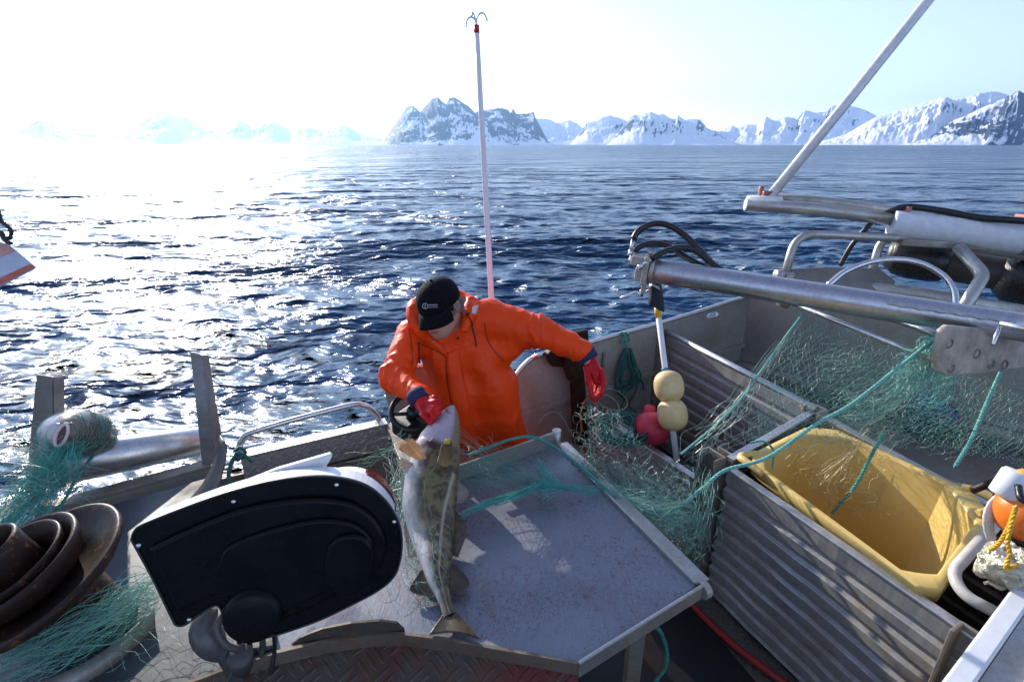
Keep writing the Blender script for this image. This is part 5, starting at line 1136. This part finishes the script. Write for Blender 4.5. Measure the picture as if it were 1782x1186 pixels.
fin('tail_fin', TT([(775,1062,1.62),(783,1072,1.60),(790,1060,1.62)]), TT([(746,1104,1.548),(792,1100,1.552),(836,1112,1.53)]), M_FIN, cod, n=20, k=10, ser=.012)
M_MEM = plain('pale_fin_membrane', (.62, .40, .28), .35, 0, .2, 40, .2)
ray_fin('pectoral_fin', T(738, 803, 1.985), TT([(688,778,1.99),(694,768,1.975),(706,764,1.96)]), M_PEC, M_MEM, cod)
ray_fin('pectoral_fin', T(741, 798, 1.97), TT([(708,766,1.955),(716,762,1.945),(730,772,1.95)]), M_PEC, M_MEM, cod)
ray_fin('pectoral_fin', T(735, 812, 1.985), TT([(692,792,1.99),(696,812,1.985),(708,826,1.98)]), plain('faded_fin', (.50, .36, .30), .4), M_MEM, cod)
fin('pelvic_fin', TT([(760,806,1.925),(775,812,1.92),(788,806,1.935)]), TT([(768,775,1.97),(779,765,1.98),(786,766,1.985)]), plain('brown_yellow_fin', (.20, .12, .035), .4, 0, .5, 25, .4), cod, n=10)
m = MB(); m.box(T(779, 768, 1.965), (.022, .012, .022)); m.build('fin_tip', plain('yellow_fin_tip', (.60, .36, .05), .4), cod, .006)
m = MB(); m.tube(catmull(TT([(777,712,2.165),(783,716,2.15),(790,722,2.155),(793,735,2.155)]), 14), [.003, .004, .005, .0055, .006, .006, .006, .006, .0055, .005, .005, .004, .004, .003], 8); m.build('lip', plain('mauve_lip', (.42, .26, .32), .3), cod)
for k in range(6):
    x0 = 757+k*3.2; m = MB(); m.tube(catmull(TT([(x0,752+k*1.2,2.072),(x0+3,760+k,2.066),(x0+3,770,2.058)]), 8), .0022, 6); m.build('gill_ray', plain('white_gill', (.66, .6, .63), .35), cod)
m = MB(); m.prism(TT([(741,767,2.018),(752,768,2.013),(758,775,2.008),(756,782,2.0),(748,777,2.008)]), Vector((0, -.003, .002))); m.build('gill_opening', plain('dark_gill', (.05, .008, .012), .3), cod, .001)
# cod head lying in the net on the roller
def ccol2(s, a, n, V):
    sp3 = vnoise3(V*40, 6); t = ss(-.1, .35, a+.3*(sp3-.5)); return mixc((.70, .64, .64), (.52, .46, .46), sp3)*(1-t[:, None])+mixc((.16, .13, .08), (.07, .055, .035), sp3)*t[:, None]
c2, P2, L2, N2 = loft('netted_cod', TT([(106,756,1.985),(108,755,2.0),(113,753,2.04),(122,751,2.10),(140,754,2.18),(162,766,2.28),(186,784,2.38)]), [.004, .050, .082, .104, .112, .09, .03], [.004, .046, .072, .090, .098, .085, .03], painted('netted_cod_skin', (.2, .17, .12), .26, .6, .25, 55), None, ccol2, lat=(.9, .1, .25))
meta(c2, 'cod with open mouth wrapped in green netting on the side roller', 'fish')
mc = T(107, 757, 1.982); mu = (Vector((.55, 0, .85))).normalized(); mn = (CAMP-mc).normalized(); mv = mu.cross(mn).normalized(); mu = mn.cross(mv)
mr = [mc+mu*.042*math.cos(a)+mv*.016*math.sin(a) for a in np.linspace(0, 2*math.pi, 30)[:-1]]
m = MB(); m.tube(mr, .006, 8, closed=True); m.build('lip', plain('pale_lip', (.62, .52, .50), .3), c2)
m = MB(); m.prism([p-mn*.002 for p in mr], -mn*.01); m.build('mouth', plain('mouth_red', (.10, .03, .025), .5), c2)
fin('fin', TT([(86,755,2.06),(87,748,2.06),(86,742,2.06)]), TT([(72,742,2.06),(70,738,2.06),(74,735,2.06)]), M_PEC, c2, n=6)
# ------------------------------------------------------------------ gill nets
g = np.random.default_rng(21)
def twine(name, c1, c2, rough=.3):
    m = MT(name); m.set(Base_Color=m.ramp(m.noise(3, 3), [(.35, c1), (.65, c2)]), Roughness=rough); m.b.inputs['Specular IOR Level'].default_value = .8
    m.b.inputs['Transmission Weight'].default_value = .0; return m.m
M_NET = twine('green_net_twine', (.10, .30, .24), (.22, .48, .40)); M_NETP = twine('pale_net_twine', (.18, .38, .30), (.36, .52, .43)); M_NETD = twine('teal_net_twine', (.03, .34, .28), (.08, .50, .42)); M_NETG = twine('golden_net_twine', (.34, .24, .09), (.58, .50, .28)); M_NETK = twine('dark_net_twine', (.02, .14, .11), (.06, .26, .2))  # pale and dark twine paint lit and shaded tones of the green net
def smooth_noise(n, m, amp, f, seed):
    u, v = np.meshgrid(np.linspace(0, 1, n)*f[0]+seed*3.1, np.linspace(0, 1, m)*f[1]+seed*1.7, indexing='ij')
    return np.stack([(fbm(u, v, 3, seed+k*31)-.5)*2 for k in range(3)], -1)*amp
def net_sheet(P00, P10, P11, P01, nu, nv, amp=.05, jit=.012, sag=0.0, f=(5, 5), seed=1, keep=.9, bow=(0, 0, 0), sub=3, slack=.006):
    """diamond mesh stretched over a four sided patch, thrown into folds by noise"""
    nu = int(nu*.72); nv = int(nv*.72); amp *= .65; jit *= .4
    u = np.linspace(0, 1, nu)[:, None, None]; v = np.linspace(0, 1, nv)[None, :, None]
    a, b, c, d = [np.array(tuple(p))[None, None] for p in (P00, P10, P11, P01)]
    P = a*(1-u)*(1-v)+b*u*(1-v)+c*u*v+d*(1-u)*v
    P = P+np.array(bow)[None, None]*(4*v*(1-v))+np.array([0, 0, -sag])[None, None]*(4*v*(1-v)*.6+4*u*(1-u)*.4)
    # the folds pull the meshes together in places
    uu = u+0*v; vv = v+0*u
    P = P+smooth_noise(nu, nv, amp, f, seed)+g.normal(0, jit, P.shape)
    L = []
    for fam in (1, -1):
        for k in range(-nv, nu+nv):
            pts = []
            for j in range(nv):
                i = k+fam*j
                if 0 <= i < nu: pts.append(P[i, j])
            if len(pts) > 2:
                pts = np.array(pts); n = (len(pts)-1)*sub+1; C = catmull(pts, n)
                C[1::sub] += g.normal(0, slack, C[1::sub].shape)
                if sub > 2: C[2::sub] += g.normal(0, slack, C[2::sub].shape)
                if keep < 1:
                    s0 = int(g.uniform(0, n*(1-keep))); C = C[s0:s0+max(4, int(n*keep))]
                L.append(C)
    return L
def bunch(path, n, r0, r1, seed=1, pts=40, wav=.4, f=7, loops=0.0):
    """many twines gathered along a path"""
    C = catmull(path, pts); s = np.linspace(0, 1, pts); L = []; n = int(n*.7)
    Tt = np.gradient(C, axis=0); Tt /= np.linalg.norm(Tt, axis=1)[:, None]+1e-9
    U = np.cross(Tt, [.3, .2, .93]); U /= np.linalg.norm(U, axis=1)[:, None]+1e-9; Vv = np.cross(Tt, U)
    for k in range(n):
        a = g.uniform(0, 6.28); q = math.sqrt(g.uniform(.02, 1)); R_ = (r0+(r1-r0)*s)*q
        ph = g.uniform(0, 50); w1 = (vnoise(s*f+ph, s*0+k)-.5)*2*wav; w2 = (vnoise(s*f+ph+9, s*0+k+.5)-.5)*2*wav
        x = R_*(math.cos(a)+w1*2); y = R_*(math.sin(a)+w2*2)
        i0 = int(g.uniform(0, pts*.25)); i1 = int(pts-g.uniform(0, pts*.25)); L.append((C+U*x[:, None]+Vv*y[:, None])[i0:i1])
    return L
def loops(centre, spread, n, r=(.02, .07), flat=.6):
    L = []; n = int(n*.4)
    for k in range(n):
        c = np.array(tuple(centre))+g.normal(0, 1, 3)*np.array(spread); R_ = g.uniform(*r); a = np.linspace(g.uniform(0, 6), g.uniform(4, 9), 18)
        e1 = g.normal(0, 1, 3); e1 /= np.linalg.norm(e1); e2 = np.cross(e1, g.normal(0, 1, 3)); e2 /= np.linalg.norm(e2)
        L.append(c+(e1*np.cos(a)[:, None]*R_+e2*np.sin(a)[:, None]*R_*flat)+np.linspace(0, 1, 18)[:, None]*g.normal(0, .04, 3))
    return L
def netpart(name, L, r, mat, par):
    v, f = strands(L, r*.72, 3); return npmesh(name, v, f, mat, par)
# ---- the long net drawn over the pounds
gn = root('gill_net', W(1330, 800, .85), 'green gill net trailing from steel bars across pounds and yellow tub to the table', 'net')
head = [T(1640, 588, 2.36), T(1612, 602, 2.35), T(1560, 642, 2.34), T(1482, 703, 2.32), T(1420, 738, 2.31), T(1335, 796, 2.27), T(1262, 818, 2.30), T(1222, 850, 2.27), T(1170, 886, 2.22), T(1110, 882, 2.19), T(1060, 858, 2.19)]
rope('headline', catmull(head, 120), .0088, M_ROPE_L, gn)
rope('headline', catmull([T(1062, 860, 2.19), T(1030, 828, 2.26), T(1000, 803, 2.33), T(962, 775, 2.38), T(925, 760, 2.40), T(890, 764, 2.38), T(850, 778, 2.33), T(815, 792, 2.28)], 80), .0072, M_ROPE, gn)
rope('footline', catmull([T(1745, 640, 2.45), T(1722, 690, 2.42), T(1692, 760, 2.36), T(1662, 812, 2.30)], 50), .0085, M_ROPE_L, gn)
rope('footline', catmull([T(1538, 752, 2.25), T(1515, 795, 2.27), T(1488, 845, 2.30), T(1448, 893, 2.38)], 40), .0075, M_ROPE, gn)
rope('footline', catmull([T(1305, 770, 2.35), T(1330, 768, 2.33), T(1346, 785, 2.32), T(1343, 815, 2.31)], 30), .005, M_ROPE, gn)
rope('footline', catmull([T(1398, 545, 2.64), T(1360, 595, 2.6), T(1296, 685, 2.5), T(1250, 735, 2.48), T(1185, 790, 2.46)], 60), .0055, M_ROPE_L, gn)
netpart('bunched_mesh', bunch([T(1400, 543, 2.64), T(1345, 615, 2.58), T(1292, 690, 2.5), T(1240, 745, 2.48), T(1182, 796, 2.46)], 26, .012, .055, 2, 60, .5, 9), .0011, M_NETP, gn)
# curtain below the bars
L = net_sheet(T(1398, 542, 2.66), T(1640, 626, 2.33), T(1560, 790, 2.25), T(1190, 800, 2.45), 34, 26, .07, .014, .06, (4, 4), 3, .75)
L += net_sheet(T(1560, 600, 2.4), T(1660, 630, 2.3), T(1700, 800, 2.35), T(1380, 740, 2.4), 26, 26, .06, .012, .03, (4, 5), 5, .8)
netpart('curtain_mesh', L, .0010, M_NETP, gn)
L = net_sheet(T(1440, 600, 2.75), T(1660, 640, 2.55), W(1700, 800, .54), W(1400, 690, .54), 40, 34, .07, .014, .05, (5, 5), 7, .85)
L += bunch([T(1625, 600, 2.36), T(1560, 690, 2.4), T(1500, 720, 2.45), T(1440, 700, 2.5)], 60, .03, .10, 6, 40, .6)
netpart('curtain_mesh', L, .0010, M_NET, gn)
netpart('bunched_mesh', bunch([T(1638, 590, 2.36), T(1620, 600, 2.38), T(1590, 640, 2.4), T(1545, 690, 2.4)], 110, .02, .08, 4, 40, .5)+bunch([T(1630, 600, 2.37), T(1640, 660, 2.4), T(1610, 720, 2.5)], 40, .03, .09, 4, 36, .6), .0011, M_NETD, gn)
# heap in the far pound
L = net_sheet(W(1340, 625, .54), W(1640, 690, .58), W(1790, 800, .58), W(1440, 740, .56), 44, 34, .05, .015, -.03, (7, 7), 9, .8)+loops(W(1560, 740, .56), (.22, .2, .03), 160)
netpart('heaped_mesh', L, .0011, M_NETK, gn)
L = net_sheet(T(1660, 640, 2.5), T(1790, 660, 2.4), T(1790, 790, 2.4), T(1650, 800, 2.4), 22, 22, .05, .012, .0, (4, 4), 12, .7)
netpart('curtain_mesh', L, .0009, M_NETP, gn)
# into the tub: golden against the plastic
L = net_sheet(T(1350, 790, 2.26), T(1560, 690, 2.28), T(1560, 880, 2.35), T(1450, 900, 2.38), 22, 22, .05, .014, .03, (4, 4), 15, .8)+loops(T(1490, 880, 2.30), (.12, .08, .07), 60, (.02, .09))
netpart('tub_mesh', L, .0010, M_NETG, gn)
netpart('bunched_mesh', bunch([T(1520, 740, 2.28), T(1480, 790, 2.3), T(1440, 830, 2.34), T(1410, 860, 2.38)], 16, .01, .05, 4), .0010, M_NETG, gn)
L = net_sheet(T(1398, 540, 2.66), T(1640, 630, 2.33), T(1590, 775, 2.27), T(1290, 760, 2.40), 52, 32, .05, .006, .05, (3, 3), 41, 1.0, slack=.003)+net_sheet(T(1560, 600, 2.5), T(1800, 640, 2.3), T(1800, 810, 2.35), T(1600, 770, 2.40), 44, 30, .05, .006, .03, (3, 3), 43, 1.0, slack=.003)
netpart('veil_mesh', L, .00075, M_NET, gn)
# over the low board and down beside the table
L = net_sheet(T(985, 735, 2.52), W(1240, 812, .80), W(1226, 985, .55), T(1050, 845, 2.22), 46, 34, .06, .014, .07, (6, 6), 17, .72, bow=(-.02, -.05, .02))
netpart('draped_mesh', L, .0011, M_NETP, gn)
L = net_sheet(T(985, 770, 2.42), T(1200, 830, 2.25), T(1215, 960, 2.08), T(1040, 850, 2.2), 46, 36, .06, .014, .07, (7, 6), 19, .8)+loops(T(1120, 880, 2.14), (.13, .10, .06), 220, (.015, .06))
netpart('draped_mesh', L, .0010, M_NET, gn)
L = bunch([T(1040, 840, 2.22), T(1085, 872, 2.18), T(1140, 892, 2.16), T(1190, 900, 2.17), T(1215, 940, 2.15)], 120, .03, .07, 4, 40, .7)+bunch([T(1235, 815, 2.3), T(1225, 870, 2.2), T(1212, 940, 2.12), T(1205, 990, 2.1)], 40, .02, .06, 9, 30, .8)
netpart('bunched_mesh', L, .0011, M_NET, gn)
L = net_sheet(T(1000, 700, 2.6), T(1080, 720, 2.6), T(1150, 800, 2.4), T(1020, 790, 2.4), 22, 18, .05, .014, .0, (5, 5), 23, .7)+loops(T(1040, 745, 2.5), (.09, .07, .05), 60, (.03, .08))
netpart('draped_mesh', L, .0011, M_NETP, gn)
# on the table, gathered towards the fish
netpart('bunched_mesh', bunch([T(798, 896, 1.90), T(850, 876, 1.98), T(900, 860, 2.06), T(945, 845, 2.13), T(1000, 850, 2.16), T(1055, 858, 2.18)], 70, .012, .016, 4, 44, .5), .0012, M_NETD, gn)
netpart('bunched_mesh', bunch([T(935, 800, 2.28), T(946, 822, 2.20), T(958, 848, 2.14), T(930, 858, 2.10)], 70, .012, .05, 4, 30, .6), .0010, M_NETD, gn)
L = net_sheet(T(700, 770, 2.1), T(985, 775, 2.38), T(1050, 860, 2.17), T(790, 880, 1.96), 44, 22, .022, .008, .0, (5, 4), 29, .8)
L += [np.array([tuple(T(g.uniform(930, 955), g.uniform(835, 850), 2.14)), tuple(T(g.uniform(840, 930), g.uniform(800, 850), 2.16)), tuple(T(g.uniform(740, 860), g.uniform(740, 850), 2.12))]) for _ in range(60)]
netpart('table_mesh', L, .0007, M_NET, gn)
# round the cod and behind the hauler
L = bunch([T(690, 770, 2.16), T(694, 820, 2.06), T(700, 870, 1.96), T(712, 930, 1.86), T(728, 1000, 1.74)], 46, .045, .03, 6, 40, .8)+net_sheet(T(690, 760, 2.14), T(730, 770, 2.06), T(715, 880, 1.93), T(690, 850, 1.98), 10, 18, .02, .01, 0, (3, 4), 31, .9)
L += [catmull([T(g.uniform(600, 640), g.uniform(785, 830), 2.3), T(g.uniform(640, 680), g.uniform(770, 800), 2.2), T(g.uniform(690, 720), g.uniform(745, 780), 2.08)], 12)+g.normal(0, .004, (12, 3)) for _ in range(14)]
netpart('bunched_mesh', L, .0011, M_NETP, gn)
# over the body of the fish
L = []
for k in range(14):
    s0 = g.uniform(.28, .7); n = 14; ii = np.clip((np.linspace(s0, s0+g.uniform(-.1, .25), n)*139).astype(float), 4, 134); a = np.linspace(g.uniform(-.9, .3), g.uniform(-.3, .95), n)+g.normal(0, .03, n)
    i0 = ii.astype(int); p = cP[i0]; kk = np.linspace(0, 1, len(rl_)); s_ = i0/139.0
    rl2 = np.interp(s_, kk, rl_)+.003; rn2 = np.interp(s_, kk, rn_)+.003
    L.append(catmull(p+cL[i0]*(rl2*a)[:, None]+cN[i0]*(rn2*np.sqrt(np.clip(1-a*a, .02, 1))**.9)[:, None], 26))
netpart('cod_mesh', L, .0008, M_NETP, gn)
L = bunch([W(690, 985, .815), W(740, 1030, .81), W(720, 1060, .81)], 14, .04, .06, 3, 26, .9)+loops(W(700, 1010, .815), (.08, .07, .004), 40, (.01, .04))
netpart('table_mesh', L, .0007, M_NET, gn)
# ---- the net coming in over the side roller
ln = root('incoming_net', T(70, 860, 2.0), 'dense teal gill net running in over the side roller at far left', 'net')
pth = [T(150, 765, 2.14), T(118, 780, 2.03), T(96, 815, 1.96), T(74, 850, 1.93), T(48, 888, 1.86), T(14, 930, 1.8), T(-40, 975, 1.74)]
netpart('bunched_mesh', bunch(pth, 260, .05, .085, 4, 44, .35), .0011, M_NETD, ln)
netpart('loose_mesh', bunch([T(130, 770, 2.06), T(70, 800, 2.0), T(40, 850, 1.9), T(-10, 900, 1.8)], 70, .06, .16, 6, 40, .9, 10)+loops(T(40, 820, 1.95), (.06, .05, .07), 40, (.03, .08)), .0010, M_NETP, ln)
L = []; RL2 = [.004, .050, .082, .104, .112, .09, .03]; RN2 = [.004, .046, .072, .090, .098, .085, .03]
for k in range(110):
    n = 16; s0 = g.uniform(.12, .95); ii = np.clip((np.linspace(s0, s0+g.uniform(-.25, .25), n)*139).astype(int), 20, 136); a0 = g.uniform(-1.5, 2.5); a = np.linspace(a0, a0+g.uniform(1, 2.6), n)+g.normal(0, .04, n)
    rl3 = np.interp(ii/139, np.linspace(0, 1, 7), RL2)+.005; rn3 = np.interp(ii/139, np.linspace(0, 1, 7), RN2)+.005
    L.append(catmull(P2[ii]+L2[ii]*(rl3*np.cos(a))[:, None]+N2[ii]*(rn3*np.sin(a))[:, None]+g.normal(0, .002, (n, 3)), 34))
netpart('wrapped_mesh', L, .0013, M_NET, ln)
rope('headline', catmull([T(205, 775, 2.36), T(170, 785, 2.24), T(135, 830, 2.06), T(112, 870, 1.98), T(88, 905, 1.9)], 40), .006, M_ROPE, ln)
# ---- the net led past the drum, lower left
l2 = root('hauled_net', T(150, 1080, 1.5), 'shaded green net strands lying under the rusty drum in the lower left corner', 'net')
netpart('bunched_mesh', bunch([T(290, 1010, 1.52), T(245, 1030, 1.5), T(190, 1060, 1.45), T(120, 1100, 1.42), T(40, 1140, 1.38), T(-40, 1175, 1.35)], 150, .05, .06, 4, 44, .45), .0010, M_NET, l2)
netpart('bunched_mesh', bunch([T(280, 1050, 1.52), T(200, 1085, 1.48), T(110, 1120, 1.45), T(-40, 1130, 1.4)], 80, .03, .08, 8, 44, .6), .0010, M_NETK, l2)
L = net_sheet(W(150, 1060, .84), W(430, 1050, .815), W(420, 1180, .815), W(20, 1180, .84), 16, 12, .05, .02, 0, (3, 3), 33, .6)+bunch([T(250, 1000, 1.52), T(262, 1030, 1.48), T(235, 1050, 1.46)], 24, .02, .06, 3, 30, .9)+loops(W(380, 1120, .82), (.12, .06, .01), 24, (.02, .06))
netpart('loose_mesh', L, .0007, M_NET, l2)
m = MB(); m.tube(catmull([T(420, 790, 2.2), T(405, 800, 2.16), T(398, 830, 2.14), T(404, 860, 2.1)], 20), .009, 8); kr = m.build('tied_rope', M_ROPE_D); meta(kr, 'dark green rope tied round the foot of the curved handrail', 'rope')
rope('knot', catmull([T(408, 785, 2.18), T(418, 778, 2.16), T(428, 788, 2.16), T(416, 798, 2.15), T(410, 788, 2.15), T(425, 792, 2.15), T(440, 803, 2.16)], 40), .008, M_ROPE_D, kr)
